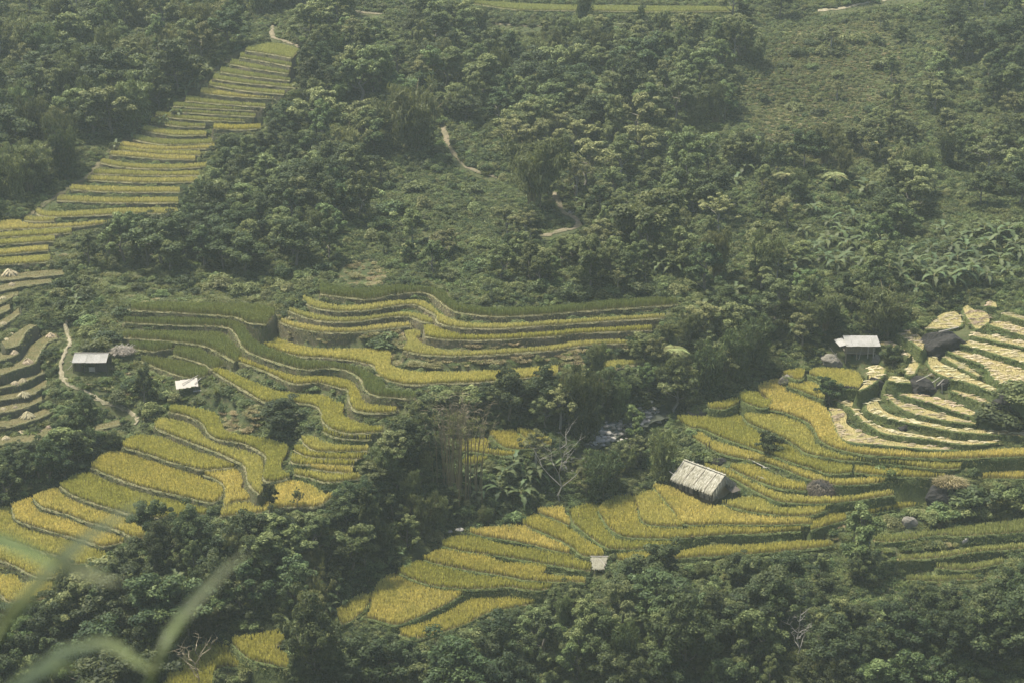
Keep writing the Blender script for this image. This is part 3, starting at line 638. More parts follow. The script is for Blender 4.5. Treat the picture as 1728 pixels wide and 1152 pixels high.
    X, Y = np.meshgrid(xs, ys); X = X.ravel() + rng.normal(0, .05, X.size); Y = Y.ravel() + rng.normal(0, .05, Y.size)
    k = inpoly(X, Y, r); X, Y = X[k], Y[k]
    if len(X) == 0: continue
    if kd in RICE:
        nb = 4; X = np.repeat(X, nb); Y = np.repeat(Y, nb); m = len(X)
        hv = t['h'] * (1 + .14 * vnoise(X, Y, 1.1) + .16 * vnoise(X, Y, 4.5)) * (.86 + .2 * rng.random(m))
        P = np.stack([X - c[0] + rng.normal(0, .06, m), Y - c[1] + rng.normal(0, .06, m), np.zeros(m)], 1)
        az = rng.random(m) * 6.28; le = (hv * (.05 + .2 * rng.random(m)) * (.6 if kd == 'g' else 1))[:, None]; wd_ = (.030 + .02 * rng.random(m))[:, None]
        d = np.stack([np.cos(az), np.sin(az), np.zeros(m)], 1); sd = np.stack([-np.sin(az), np.cos(az), np.zeros(m)], 1)
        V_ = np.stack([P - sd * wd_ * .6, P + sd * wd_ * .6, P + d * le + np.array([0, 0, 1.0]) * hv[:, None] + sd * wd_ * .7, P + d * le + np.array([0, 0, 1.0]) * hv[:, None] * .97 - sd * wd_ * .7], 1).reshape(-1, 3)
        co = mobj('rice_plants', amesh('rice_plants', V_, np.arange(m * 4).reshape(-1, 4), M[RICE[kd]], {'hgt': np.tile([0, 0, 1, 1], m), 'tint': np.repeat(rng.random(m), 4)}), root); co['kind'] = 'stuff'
    else:
        q = rng.random(len(X)) < (.7 if kd == 's' else .5); xs_, ys_ = X[q], Y[q]; m = len(xs_)
        P = np.stack([xs_ - c[0], ys_ - c[1], np.zeros(m)], 1)
        V_, F_, hg, ti = blades(P, .10 + .12 * rng.random(m), .05 + .03 * rng.random(m), rng.random(m) * 6.28, .2 + .4 * rng.random(m))
        so = mobj('stubble', amesh('stubble', V_, F_, M['dry_grass'], {'tint': ti}), root); so['kind'] = 'stuff'
        if kd == 's':   # cut straw lying in short swathes
            m = int(t['area'] * 1.15) + 2; g = rng.permutation(len(X))[:m]; m = len(g); X, Y = X[g], Y[g]
            nbl = 6; Xs = np.repeat(X, nbl) - c[0] + rng.normal(0, .10, m * nbl); Ys = np.repeat(Y, nbl) - c[1] + rng.normal(0, .045, m * nbl)
            az = np.repeat(rng.normal(0, .3, m), nbl) + rng.normal(0, .12, m * nbl); L = .45 + .45 * rng.random(m * nbl); zz = .10 + .1 * rng.random(m * nbl)
            d = np.stack([np.cos(az), np.sin(az)], 1); sd = np.stack([-np.sin(az), np.cos(az)], 1) * .032
            A = np.stack([Xs, Ys], 1); a0 = A - d * L[:, None] * .5; a1 = A + d * L[:, None] * .5
            def v3(p, z): return np.concatenate([p, z[:, None]], 1)
            Vs = np.stack([v3(a0 - sd, zz * .4), v3(a0 + sd, zz * .4 + .03), v3(A + sd, zz + .03), v3(A - sd, zz), v3(a1 + sd * .6, zz * .5 + .02), v3(a1 - sd * .6, zz * .5)], 1).reshape(-1, 3)
            b = (np.arange(m * nbl) * 6)[:, None]; Fs = np.concatenate([b + [0, 3, 2, 1], b + [3, 5, 4, 2]])
            st = mobj('straw_swathes', amesh('straw_swathes', Vs, Fs, M['straw'], {'tint': np.repeat(rng.random(m * nbl), 6)}), root); st['kind'] = 'stuff'
# ------------------------------------------------------------------ paths, stream
def ribbon(name, px_pts, width, mat, lift=.12, jag=.12):
    P = np.array([[*hit(x, y)] for x, y in px_pts]); C = catmull(P[:, :2], .5); n = len(C)
    tv = np.gradient(C, axis=0); tv /= np.hypot(tv[:, 0], tv[:, 1])[:, None] + 1e-9; nv = np.stack([-tv[:, 1], tv[:, 0]], 1)
    k = 5; rows = []
    for j in range(k):
        o = (j / (k - 1) - .5) * width * (1 + 1.1 * vnoise(C[:, 0], C[:, 1] + 3 * (j > 2), 1.3)); o = o + rng.normal(0, jag * .8, n) * (j in (0, k - 1))
        q = C + nv * o[:, None]; z = np.maximum(gz(q[:, 0], q[:, 1]), gz(C[:, 0], C[:, 1]) - .25) + lift + (.05 if 0 < j < k - 1 else -.05)
        rows.append(np.concatenate([q, z[:, None]], 1))
    V = np.concatenate(rows); ix = np.arange(n - 1)
    F = np.concatenate([np.stack([j * n + ix, j * n + ix + 1, (j + 1) * n + ix + 1, (j + 1) * n + ix], 1) for j in range(k - 1)])
    o = mobj(name, amesh(name, V, F, M[mat] if isinstance(mat, str) else mat, smooth=True)); o['kind'] = 'structure'
    w = max(width * 6.5, 7.5)
    pp = np.array(px_pts, float); tp = np.gradient(pp, axis=0); tp /= np.hypot(tp[:, 0], tp[:, 1])[:, None]; npx = np.stack([-tp[:, 1], tp[:, 0]], 1)
    keep_clear(np.concatenate([pp + npx * w * .8, (pp - npx * w * .8)[::-1]])); path_lines.append((C, width))
    return o
path_lines = []
ribbon('footpath', [(118, 536), (111, 551), (113, 560), (119, 578), (112, 590), (106, 606), (103, 622), (104, 640)], .5, 'path')
ribbon('footpath', [(104, 640), (120, 652), (147, 664), (170, 678), (190, 687), (215, 696), (229, 704), (233, 711), (226, 718)], .5, 'path')
ribbon('footpath', [(462, 40), (460, 62), (480, 70), (500, 77), (506, 82)], .8, 'path_dull')
ribbon('footpath', [(748, 205), (753, 235), (762, 255), (775, 272), (790, 284), (815, 294), (840, 300)], .8, 'path_dull')
ribbon('footpath', [(936, 326), (944, 346), (953, 360), (970, 368), (977, 378), (968, 386), (950, 389), (935, 394), (912, 400)], 1.0, 'path_dull')
ribbon('footpath', [(1380, 19), (1420, 15), (1450, 8), (1500, 1), (1560, -4)], 1.0, 'path')
ribbon('footpath', [(596, 20), (615, 22), (645, 25)], .8, 'path_dull')
ribbon('footpath', [(830, 40), (862, 42), (890, 45), (915, 46)], .7, 'path_dull')
# trodden edge beside the long upper flight
ribbon('flight_path', [(420, 82), (400, 92), (372, 112), (345, 138), (322, 163), (292, 178), (255, 200), (232, 225), (204, 244), (172, 272), (150, 298), (118, 315), (94, 335), (62, 356), (40, 369)], 1.1, 'bank_dry', .12)
ribbon('stream', [(1125, 698), (1090, 708), (1040, 728), (985, 752)], 2.6, 'water', .08)
for pl in ([(985, 742), (1015, 720), (1055, 704), (1100, 692), (1112, 700), (1085, 716), (1050, 732), (1010, 752)],): keep_clear(pl)
for pl in ([(562, 478), (590, 440), (640, 435), (660, 470), (640, 488), (580, 490)], [(380, 700), (400, 684), (452, 680), (440, 720), (400, 735)], [(1545, 380), (1728, 370), (1728, 475), (1560, 470)], [(1365, 350), (1440, 350), (1440, 455), (1365, 455)], [(790, 770), (930, 760), (920, 845), (790, 845)], [(100, 560), (130, 560), (120, 640), (240, 700), (230, 725), (150, 690), (95, 640)]): keep_clear(pl, True)
keep_clear([(735, 700), (808, 700), (812, 800), (735, 815)], True)
keep_clear([(915, 760), (975, 760), (960, 845), (930, 845)], True)

def rock_mesh(name, seed, mat, sub=3, rough=.28, flat=.75):
    bm = bmesh.new(); bmesh.ops.create_icosphere(bm, subdivisions=sub, radius=1)
    r = np.random.default_rng(seed); dirs = r.normal(size=(16, 3)); dirs /= np.linalg.norm(dirs, axis=1)[:, None]; cut = .62 + .3 * r.random(16); ph = r.random(6) * 9
    for v in bm.verts:
        d = np.array(v.co); s = 1.0
        for k in range(16):
            q = d @ dirs[k]
            if q > 0: s = min(s, cut[k] / q)
        s = min(s, 1.0) + rough * .25 * (math.sin(3.1 * d[0] + ph[0]) * math.sin(2.7 * d[1] + ph[1]) + .6 * math.sin(6.3 * d[2] + ph[2] + 4 * d[0]) * math.sin(5.2 * d[1] + ph[3])) + r.normal(0, .018)
        v.co = Vector((d[0] * s, d[1] * s, max(d[2] * s, -.5) * flat))
    me = bpy.data.meshes.new(name); bm.to_mesh(me); bm.free(); me.materials.append(M[mat]); return me
def rock(px0, py0, px1, py1, seed, mat, label, cat='boulder', depth=.7, name='boulder', tilt=0, clear=True, group=None):
    """a rock that fills the given box of the photograph, resting on the slope"""
    b = hit((px0 + px1) / 2, py1 - (py1 - py0) * .12); s = pxm(b); wd = (px1 - px0) / s; ht = (py1 - py0) / s
    o = mobj(name, rock_mesh(name, seed, mat, 4 if wd > 2 else 3), None, (b.x, b.y + wd * depth * .28, b.z - ht * .06), 0, (wd * .66, wd * depth * .62, ht * 1.12))
    o.rotation_euler = (0, R(tilt), 0); tag(o, label, cat, group)
    if clear: keep_clear([(px0, py0), (px1, py0), (px1, py1), (px0, py1)])
    return o
rock(1557, 553, 1640, 597, 3, 'rock_dark', 'largest dark boulder, with a pale plank along its top, among the straw terraces')
rock(1529, 634, 1592, 671, 8, 'rock_dark', 'dark weathered boulder with pale poles leaning over it, below the largest boulder', depth=.8)
rock(1585, 637, 1617, 656, 21, 'rock_dark', 'low flat dark rock just right of the boulder with leaning poles', depth=.6)
rock(1676, 666, 1740, 712, 5, 'rock_dark', 'dark overgrown boulder cut off by the right edge below the straw terraces', depth=.8)
rock(1575, 812, 1640, 850, 9, 'rock_dark', 'dark overgrown boulder topped with dry grass right of the near spur', depth=.7)
rock(1386, 599, 1423, 618, 12, 'rock_grey', 'tan rounded rock under the left end of the stilted hut', depth=.7)
rock(1466, 604, 1489, 616, 14, 'rock_grey', 'small grey rock under the right end of the stilted hut', 'rock', name='rock')
rock(1318, 634, 1344, 651, 15, 'rock_grey', 'grey rounded rock at the head of the upper golden field', 'rock', name='rock')
rock(1166, 689, 1218, 704, 16, 'rock_grey', 'long low grey rock at the left end of the spur fields', 'rock', depth=.5, name='rock')
rock(1242, 676, 1262, 693, 17, 'rock_dark', 'small dark rock between the two small upper rice plots', 'rock', name='rock')
rock(1201, 773, 1228, 789, 18, 'rock_dark', 'small straw-capped dark rock just behind the thatched hut', 'rock', name='rock')
rock(1524, 870, 1548, 893, 19, 'rock_grey', 'pale grey pointed rock above the lower right terraces', 'rock', name='rock')
rock(1618, 907, 1634, 921, 20, 'rock_pale', 'small pale stone on the bank of the lower right terraces', 'rock', name='rock')
rock(1517, 716, 1537, 729, 22, 'rock_dark', 'small dark stone standing among the lower straw terraces', 'rock', name='rock')
rock(1421, 653, 1444, 662, 23, 'rock_dark', 'flat dark stone at the foot of the oval rice plot', 'rock', name='rock', depth=.5)
rock(1468, 632, 1491, 656, 24, 'rock_dark', 'narrow tilted dark slab at the top of the straw terraces', 'rock', name='rock', depth=.5, tilt=-20)
rock(958, 352, 971, 362, 25, 'rock_pale', 'small pale unidentified thing beside the bend of the dirt track on the hillside', 'rock', name='rock')  # stone shape stands in for an unidentified pale thing by the track
rock(1412, 758, 1428, 766, 31, 'rock_grey', 'small grey stone at the lower edge of the golden spur field', 'rock', name='rock') if False else None
# stones in the stream bed: too many and too small to pick apart
sv, sf, nv0 = [], [], 0
ico = rock_mesh('s', 77, 'rock_pale', 2); iv = np.array([v.co for v in ico.vertices]); if_ = np.array([list(p.vertices) for p in ico.polygons])
for k in range(330):
    i = rng.integers(0, len(SL) // 2); p = SL[i] + rng.normal(0, 1.7, 2)
    if k < 210:
        q = hit(*((1000, 748) + rng.random() * np.array([105, -52]) + rng.normal(0, 8, 2))); p = np.array([q.x, q.y])
    s = .14 + .5 * rng.random() ** 2.2; a = rng.random() * 6.28; c_, s_ = math.cos(a), math.sin(a); q = iv * s * np.array([1, .75, .6])
    sv.append(np.stack([q[:, 0] * c_ - q[:, 1] * s_ + p[0], q[:, 0] * s_ + q[:, 1] * c_ + p[1], q[:, 2] + float(gz(p[0], p[1])) + s * .22 + .08], 1)); sf.append(if_ + nv0); nv0 += len(iv)
tag(mobj('stream_stones', amesh('stream_stones', np.concatenate(sv), np.concatenate(sf), M['rock_pale'])), 'pale stones strewn along the rocky stream bed', 'stones', None, 'stuff')

# ------------------------------------------------------------------ shaggy straw / thatch helper
def strands(P, D, L, wd, tint=None, curl=.12):
    """flat strands starting at P, running along D for L, dropping slightly at the end"""
    n = len(P); s = np.cross(D, [0, 0, 1.0]); s /= np.linalg.norm(s, axis=1)[:, None] + 1e-9; wd = wd[:, None]; L = L[:, None]
    m = P + D * L * .55; e = P + D * L - np.array([0, 0, 1.0]) * L * curl
    V = np.stack([P - s * wd, P + s * wd, m + s * wd, m - s * wd, e + s * wd * .4, e - s * wd * .4], 1).reshape(-1, 3)
    b = (np.arange(n) * 6)[:, None]; F = np.concatenate([b + [0, 1, 2, 3], b + [3, 2, 4, 5]])
    return V, F, np.repeat(rng.random(n) if tint is None else tint, 6)
def gable_slopes(Lx, Wy, ez, rz_, ov, th):
    return None
# ------------------------------------------------------------------ thatched hut on the near spur
def thatched_hut():
    a = Vector((*on_plane(1141, 824, 30.35), 30.35)); b = Vector((*on_plane(1203, 848, 30.35), 30.35))
    ang = math.atan2(b.y - a.y, b.x - a.x); L = (b - a).length * .95; W = 3.1
    ca, sa = math.cos(ang), math.sin(ang); mid = (a + b) / 2
    base = (mid.x - sa * W / 2, mid.y + ca * W / 2, 30.5)          # +local y points away from the camera
    h = empty('thatched_hut', base, ang); tag(h, 'thatched hut with plank walls and poles over its pale roof, in the golden field', 'hut')
    wl, eave, ridge, ov = 1.55, 1.35, 2.85, .42
    # walls: upright boards, each with its own width and height
    for side, y in ((-1, -W / 2), (1, W / 2)):
        x = -L / 2; k = 0
        while x < L / 2 - .02:
            w_ = min(.22 + .1 * random.random(), L / 2 - x); c = x + w_ / 2
            if side == -1 and (-.28 < c / L < -.17 or -.02 < c / L < .13): hh, zc = (.55, .28) if c < -.5 else (.0, 0)
            else: hh, zc = wl - .06 * random.random(), None
            if hh > 0: MB().box((c, y + random.uniform(-.015, .015), hh / 2), (w_ - .02, .05, hh)).build('wall_board', M['plank'] if k % 3 else M['dark_wood'], h)
            x += w_; k += 1
    for sx_ in (-1, 1):
        y = -W / 2
        while y < W / 2 - .02:
            w_ = min(.26 + .1 * random.random(), W / 2 - y); c = y + w_ / 2; top = wl + (ridge - wl) * (1 - abs(c) / (W / 2)) * .9
            if not (sx_ == 1 and -1.15 < c < -.45): MB().box((sx_ * L / 2, c, top / 2), (.05, w_ - .02, top)).build('gable_board', M['plank'], h)
            y += w_
    for x in (-L / 2, -L * .28, -.02 * L, .13 * L, L / 2):
        for y in (-W / 2 - .06, W / 2 + .06): MB().tube([(x, y, -.7), (x, y, wl + .05)], .06, 6).build('post', M['dark_wood'], h)
    for z in (.5, 1.1): MB().tube([(-L / 2, -W / 2 - .05, z), (-.3 * L, -W / 2 - .05, z)], .03, 5).build('rail', M['plank_pale'], h); MB().tube([(.14 * L, -W / 2 - .05, z), (L / 2, -W / 2 - .05, z)], .03, 5).build('rail', M['plank_pale'], h)
    # dark earth floor inside
    MB().box((0, 0, -.26), (L - .1, W - .1, .68)).build('floor', M['field_soil'], h)
    # roof: two thick slopes, shaggy strands, ridge cap, poles
    run = W / 2 + ov; drop = (ridge - eave); Lr = L / 2 + .45
    for side, nm in ((-1, 'roof_slope'), (1, 'roof_slope')):
        mb = MB(); nxs = 12; nys = 7
        for th in (0, -.16):
            for j in range(nys + 1):
                for i in range(nxs + 1):
                    u = j / nys; x = -Lr + 2 * Lr * i / nxs; sag = -.08 * math.sin(math.pi * u) + .05 * vnoise(x * 3 + 7 * side, u * 9, 1.3)
                    mb.v.append((x, side * run * u, ridge - drop * u + sag + th))
        w1 = nxs + 1; o2 = (nys + 1) * w1
        for j in range(nys):
            for i in range(nxs):
                q = [j * w1 + i, j * w1 + i + 1, (j + 1) * w1 + i + 1, (j + 1) * w1 + i]; mb.f.append(q); mb.f.append([k + o2 for k in q[::-1]])
        for i in range(nxs): mb.f.append([nys * w1 + i, nys * w1 + i + 1, nys * w1 + i + 1 + o2, nys * w1 + i + o2])
        for j in range(nys):
            mb.f.append([j * w1, (j + 1) * w1, (j + 1) * w1 + o2, j * w1 + o2]); mb.f.append([j * w1 + nxs, j * w1 + nxs + o2, (j + 1) * w1 + nxs + o2, (j + 1) * w1 + nxs])
        sl = mb.build(nm, M['thatch_base'], h, smooth=True)
        m = 3000; u = rng.random(m) ** .75; u[:900] = 1 - .12 * rng.random(900); x = (rng.random(m) * 2 - 1) * Lr
        P = np.stack([x, side * run * (u - .12), ridge - drop * (u - .12) + .02 + .05 * rng.random(m)], 1)
        D = np.stack([rng.normal(0, .16, m), np.full(m, side * run), np.full(m, -drop) + rng.normal(0, .1, m)], 1); D /= np.linalg.norm(D, axis=1)[:, None]
        V_, F_, ti = strands(P, D, np.where(np.arange(m) < 900, .35 + .5 * rng.random(m), .3 + .35 * rng.random(m)), .02 + .03 * rng.random(m)); ob = mobj('thatch', amesh('thatch', V_, F_, M['thatch'], {'tint': ti}), sl); ob['kind'] = 'stuff'
    # fringe hanging over the right gable
    m = 700; y = (rng.random(m) * 2 - 1) * run; P = np.stack([np.full(m, Lr - .05) + .08 * rng.random(m), y, ridge - drop * abs(y) / run + .02 * rng.random(m)], 1)
    D = np.stack([.25 + .3 * rng.random(m), rng.normal(0, .2, m), -np.ones(m)], 1); D /= np.linalg.norm(D, axis=1)[:, None]
    V_, F_, ti = strands(P, D, .35 + .55 * rng.random(m), .02 + .025 * rng.random(m)); mobj('gable_fringe', amesh('gable_fringe', V_, F_, M['thatch'], {'tint': ti}), h)['kind'] = 'stuff'
    m = 900; x = (rng.random(m) * 2 - 1) * Lr; sg = np.where(rng.random(m) < .6, -1.0, 1.0); P = np.stack([x, -sg * .1, np.full(m, ridge + .1) + .04 * rng.random(m)], 1)
    D = np.stack([rng.normal(0, .1, m), sg * run, np.full(m, -drop * .9)], 1); D /= np.linalg.norm(D, axis=1)[:, None]
    V_, F_, ti = strands(P, D, .5 + .2 * rng.random(m), .03 + .02 * rng.random(m), .6 + .4 * rng.random(m)); mobj('ridge_cap', amesh('ridge_cap', V_, F_, M['thatch'], {'tint': ti}), h)['kind'] = 'stuff'
    for fx in (-.97, -.42, .08, .62):
        x = fx * Lr; MB().tube([(x + .1, .25, ridge + .12), (x + .06, -.3, ridge - .12), (x - .02, -run * .6, ridge - drop * .6 + .08), (x - .08, -run - .08, ridge - drop + .04)], [.05, .05, .045, .04], 6).build('roof_pole', M['plank_pale'] if fx == -.97 else M['plank'], h)
    MB().tube([(-Lr - .9, -run * .75, eave + .3), (-Lr + .3, -run * .9, eave + .22)], .045, 5).build('purlin', M['plank_pale'], h)
    # lean-to at the right gable
    MB().quad((L / 2 + .05, .2, 1.5), (L / 2 + .05, W / 2, 1.5), (L / 2 + 1.5, W / 2 + .1, .95), (L / 2 + 1.4, .3, .95)).build('lean_to_roof', M['dark_wood'], h)
    for y in (.3, W / 2): MB().tube([(L / 2 + 1.35, y, -.3), (L / 2 + 1.35, y, 1.0)], .04, 5).build('post', M['dark_wood'], h)
    keep_clear([(1132, 800), (1164, 780), (1228, 803), (1246, 818), (1246, 845), (1203, 852), (1138, 826)])
thatched_hut()
# ------------------------------------------------------------------ sheet-roofed huts
def corrugated(name, p00, p10, p01, mat, parent, amp=.018, waves=5):
    """one corrugated sheet: p00->p10 along the ridge, p00->p01 down the slope"""
    p00, p10, p01 = map(Vector, (p00, p10, p01)); u = p10 - p00; v = p01 - p00; nrm = u.cross(v).normalized(); nrm *= (1 if nrm.z > 0 else -1); mb = MB(); k = waves * 4
    for i in range(k + 1):
        o = nrm * amp * math.cos(2 * math.pi * i / 4)
        for j in (0, 1): mb.v.append(tuple(p00 + u * i / k + v * j + o))
    for i in range(k): mb.f.append([2 * i, 2 * i + 2, 2 * i + 3, 2 * i + 1])
    return mb.build(name, mat, parent)
def tin_hut():
    a = Vector((*on_plane(127, 628, 37.6), 37.6)); p = hit(154, 627); h = empty('tin_roofed_hut', (p.x, p.y + .9, p.z + .05), R(-1.5)); L, W = 4.2, 2.6
    tag(h, 'small hut with a pale corrugated roof beside the footpath at left', 'hut'); e_, r_ = 1.35, 2.1
    for i in range(5):
        x0 = -L / 2 - .1 + i * (L + .2) / 5; x1 = x0 + (L + .2) / 5 - .01
        for sd in (-1, 1):
            dz = random.uniform(0, .03); corrugated('roof_sheet', (x0, 0, r_ + dz), (x1, 0, r_ + dz + random.uniform(-.02, .03)), (x0, sd * (W / 2 + .25), e_ + dz), M['roofing'], h)
    MB().tube([(-L / 2 - .1, 0, r_ + .05), (L / 2 + .1, 0, r_ + .06)], .06, 6).build('ridge_pole', M['plank_pale'], h)
    for x in (-L / 2, -L / 6, L / 6, L / 2):
        for y in (-W / 2, W / 2): MB().tube([(x, y, -.5), (x, y, e_ + .12)], .06, 6).build('post', M['dark_wood'], h)
    k = -L / 2
    while k < L / 2 - .05:
        w_ = .3; MB().box((k + .15, W / 2 - .1, .65), (.27, .04, 1.3)).build('wall_board', M['dark_wood'], h)
        if k > .6 or k < -1.2: MB().box((k + .15, -W / 2 + .35, .6), (.27, .04, 1.15)).build('wall_board', M['dark_wood'], h)
        k += w_
    MB().box((.25, -W / 2 + .2, .35), (.9, .06, .62)).build('door_panel', M['plank_pale'], h)
    for q in ((-L / 2 - .9, -.9, .15), (-L / 2 - .6, -.6, .05)): MB().tube([q, (-L / 2 + .1, -W / 2 + .1, 1.2)], .035, 5).build('leaning_pole', M['plank_pale'], h)
    MB().tube([(-L / 2 - .8, .2, .95), (-L / 2 + .1, .2, 1.2)], .035, 5).build('leaning_pole', M['plank_pale'], h)
    keep_clear([(118, 592), (186, 590), (188, 632), (118, 632)])
tin_hut()
def stilt_hut():
    p = hit(1452, 601); h = empty('stilted_hut', (p.x, p.y + 1.2, p.z), R(-1)); L, W = 4.2, 2.8; e_, r_ = 1.45, 2.35
    tag(h, 'stilted hut with a grey sheet roof above rocks beside the straw terraces', 'hut')
    for i in range(5):
        x0 = -L / 2 - .1 + i * (L + .2) / 5; x1 = x0 + (L + .2) / 5 - .012
        for sd in (-1, 1): corrugated('roof_sheet', (x0, 0, r_), (x1, 0, r_ + random.uniform(-.01, .02)), (x0 + (.25 if sd == -1 else 0), sd * (W / 2 + .3), e_ + random.uniform(-.02, .02)), M['roofing'], h, .012, 6)
    for x in (-L / 2 + .2, -.5, .9, L / 2 - .5):
        for y in (-W / 2, W / 2): MB().tube([(x, y, -1.0), (x + random.uniform(-.06, .06), y, e_ + .15)], .07, 6).build('stilt', M['plank_pale'] if y < 0 and x > .5 else M['plank'], h)
    MB().box((0, 0, .35), (L - .3, W - .2, .08)).build('floor', M['plank'], h)
    k = -L / 2 + .1
    while k < L / 2 - .3: MB().box((k + .14, -W / 2 + .5, .85), (.26, .04, 1.1)).build('wall_board', M['plank'], h); MB().box((k + .14, W / 2 - .1, .85), (.26, .04, 1.1)).build('wall_board', M['dark_wood'], h); k += .28
    MB().tube([(-.25, -W / 2 - .1, -.6), (.1, -W / 2, 1.3)], .04, 5).build('brace', M['plank_pale'], h)
    corrugated('side_roof', (-L / 2 - 1.2, .1, 1.75), (-L / 2 - .1, .1, 2.0), (-L / 2 - .7, -1.5, 1.35), M['roofing'], h, .012, 4)
    MB().tube([(-L / 2 - 1.9, -1.6, 1.2), (-L / 2 - .3, -1.7, -.9)], .04, 5).build('leaning_pole', M['plank_pale'], h)
    MB().tube([(-L / 2 - 1.9, -1.6, -.6), (-L / 2 - 1.0, -1.6, .5)], .04, 5).build('leaning_pole', M['plank_pale'], h)
    keep_clear([(1402, 562), (1486, 560), (1490, 600), (1480, 612), (1395, 614)])
stilt_hut()
def shelter():
    p = hit(316, 664); h = empty('field_shelter', (p.x, p.y + .3, p.z - .05), R(14)); tag(h, 'tiny open shelter with a pale plank roof below the green terraces', 'shelter')
    for x, y, z in ((-1.0, -.5, .85), (1.0, -.5, 1.0), (-1.0, .7, 1.2), (1.0, .7, 1.35)): MB().tube([(x, y, -.5), (x, y, z)], .05, 5).build('post', M['plank'], h)
    for i in range(9):
        x = -1.25 + i * .3; MB().box((x, .05, 1.18 + .075 * x + random.uniform(-.03, .03)), (.32, 1.75 + random.uniform(-.1, .15), .03), Matrix.Rotation(R(17 + random.uniform(-3, 3)), 3, 'X') @ Matrix.Rotation(R(random.uniform(-1, 1)), 3, 'Z')).build('roof_plank', M['plank_pale'], h)
    MB().tube([(-.6, -.2, 1.28), (1.5, 1.3, 1.75)], .05, 5).build('roof_pole', M['plank_pale'], h); MB().tube([(.9, -.4, 1.25), (1.75, .5, 1.6)], .045, 5).build('roof_pole', M['plank_pale'], h)
    MB().box((1.3, -.6, .35), (1.3, .35, .05)).build('bench', M['plank_pale'], h)
    keep_clear([(292, 634), (340, 634), (342, 662), (292, 662)])
shelter()
def low_shed():
    p = hit(1012, 968); h = empty('low_shed', (p.x, p.y + .7, p.z), R(-4)); h.scale = (.82,) * 3; tag(h, 'low shed with a worn pale thatched roof beside trees at the lower field edge', 'shed')
    c4 = [(-1.15, .95, 1.55), (1.0, .95, 1.6), (.55, -.85, .95), (-.75, -.9, .9)]
    MB().quad(*c4).quad(*[(a, b, c - .12) for a, b, c in c4[::-1]]).build('roof_sheet', M['thatch_base'], h)
    m = 900; u, v = rng.random(m), rng.random(m); A, B, C_, D_ = [np.array(q) for q in c4]
    P = (A[None] * (1 - u[:, None]) + B[None] * u[:, None]) * (1 - v[:, None]) + (D_[None] * (1 - u[:, None]) + C_[None] * u[:, None]) * v[:, None] + [0, 0, .05]
    D = np.stack([rng.normal(0, .25, m), -np.ones(m), -.35 + rng.normal(0, .08, m)], 1); D /= np.linalg.norm(D, axis=1)[:, None]
    V_, F_, ti = strands(P, D, .25 + .3 * rng.random(m), .02 + .03 * rng.random(m), .4 + .6 * rng.random(m)); mobj('thatch', amesh('thatch', V_, F_, M['thatch'], {'tint': ti}), h)['kind'] = 'stuff'
    MB().tube([(-1.25, .98, 1.66), (1.15, .98, 1.72)], .07, 6).build('ridge_pole', M['plank_pale'], h)
    MB().tube([(-.2, .7, 1.6), (.8, -.6, 1.12)], .04, 5).build('roof_pole', M['plank_pale'], h)
    for x, y in ((-1, .9), (.9, .9), (-.65, -.75), (.5, -.75)): MB().tube([(x, y, -.4), (x, y, 1.4 if y > 0 else .9)], .05, 5).build('post', M['plank'], h)
    keep_clear([(994, 944), (1032, 944), (1020, 970), (1000, 970)])
low_shed()
def fallen_thatch():
    p = hit(206, 597); h = empty('fallen_thatch', (p.x, p.y + .3, p.z), 0); tag(h, 'collapsed heap of bleached thatch beside the tin-roofed hut', 'heap')
    mobj('heap', rock_mesh('heap', 41, 'thatch_base', 3), h, (0, 0, .1), 0, (1.4, 1.2, .55))
    m = 1100; a = rng.random(m) * 6.28; q = rng.random(m) ** .6 * 1.5; P = np.stack([np.cos(a) * q, np.sin(a) * q * .85, .75 - .5 * (q / 1.5) ** 1.5 + .1 * rng.random(m)], 1)
    D = np.stack([rng.normal(-.4, .8, m), rng.normal(-.3, .8, m), rng.normal(-.1, .2, m)], 1); D /= np.linalg.norm(D, axis=1)[:, None]
    V_, F_, ti = strands(P, D, .4 + .5 * rng.random(m), .02 + .03 * rng.random(m), .4 + .6 * rng.random(m)); mobj('thatch', amesh('thatch', V_, F_, M['thatch'], {'tint': ti}), h)['kind'] = 'stuff'
    for k in range(6):
        b = random.uniform(-1.2, 1.2); MB().tube([(b - .5, random.uniform(-1, .2), .45), (b + random.uniform(-.2, .8), random.uniform(.3, 1.2), .95)], .035, 5).build('pole', M['plank_pale'], h)
    keep_clear([(186, 582), (228, 582), (228, 604), (190, 602)])
fallen_thatch()
# ------------------------------------------------------------------ loose poles, planks, posts, straw heaps
def pole(a, b, za, zb, rad, label, mat='plank_pale', name='pole', cat='pole', group=None):
    A = hit(*a); B = hit(*b); P = Vector((A.x, A.y, A.z + za)); Q = Vector((B.x, B.y, B.z + zb)); d = Q - P
    tag(MB().tube([(0, 0, 0), tuple(d * .5 + Vector((0, 0, .03))), tuple(d)], rad, 6).build(name, M[mat], None, P), label, cat, group)
def pole3(a, b, depth_px, rad, label, mat='plank_pale', name='pole'):
    """a pole seen between two pixels, standing at the distance of the ground at depth_px"""
    g = hit(*depth_px); q = []
    for px, py in (a, b):
        dx, dy, dz = ray(px, py); t = (g.y + .1) / dy; q.append(Vector((float(dx * t), float(dy * t), float(CZ + dz * t))))
    d = q[1] - q[0]; tag(MB().tube([(0, 0, 0), tuple(d)], rad, 6).build(name, M[mat], None, q[0]), label, 'pole')
pole3((1584, 560), (1618, 552), (1598, 590), .07, 'pale plank lying along the top of the largest boulder', name='plank')
pole3((1546, 643), (1573, 630), (1560, 664), .05, 'long pale pole sloping up the left side of the pole-strewn boulder')
pole3((1573, 630), (1583, 650), (1575, 664), .04, 'dark-tipped pole crossing over the top of the pole-strewn boulder', 'plank')
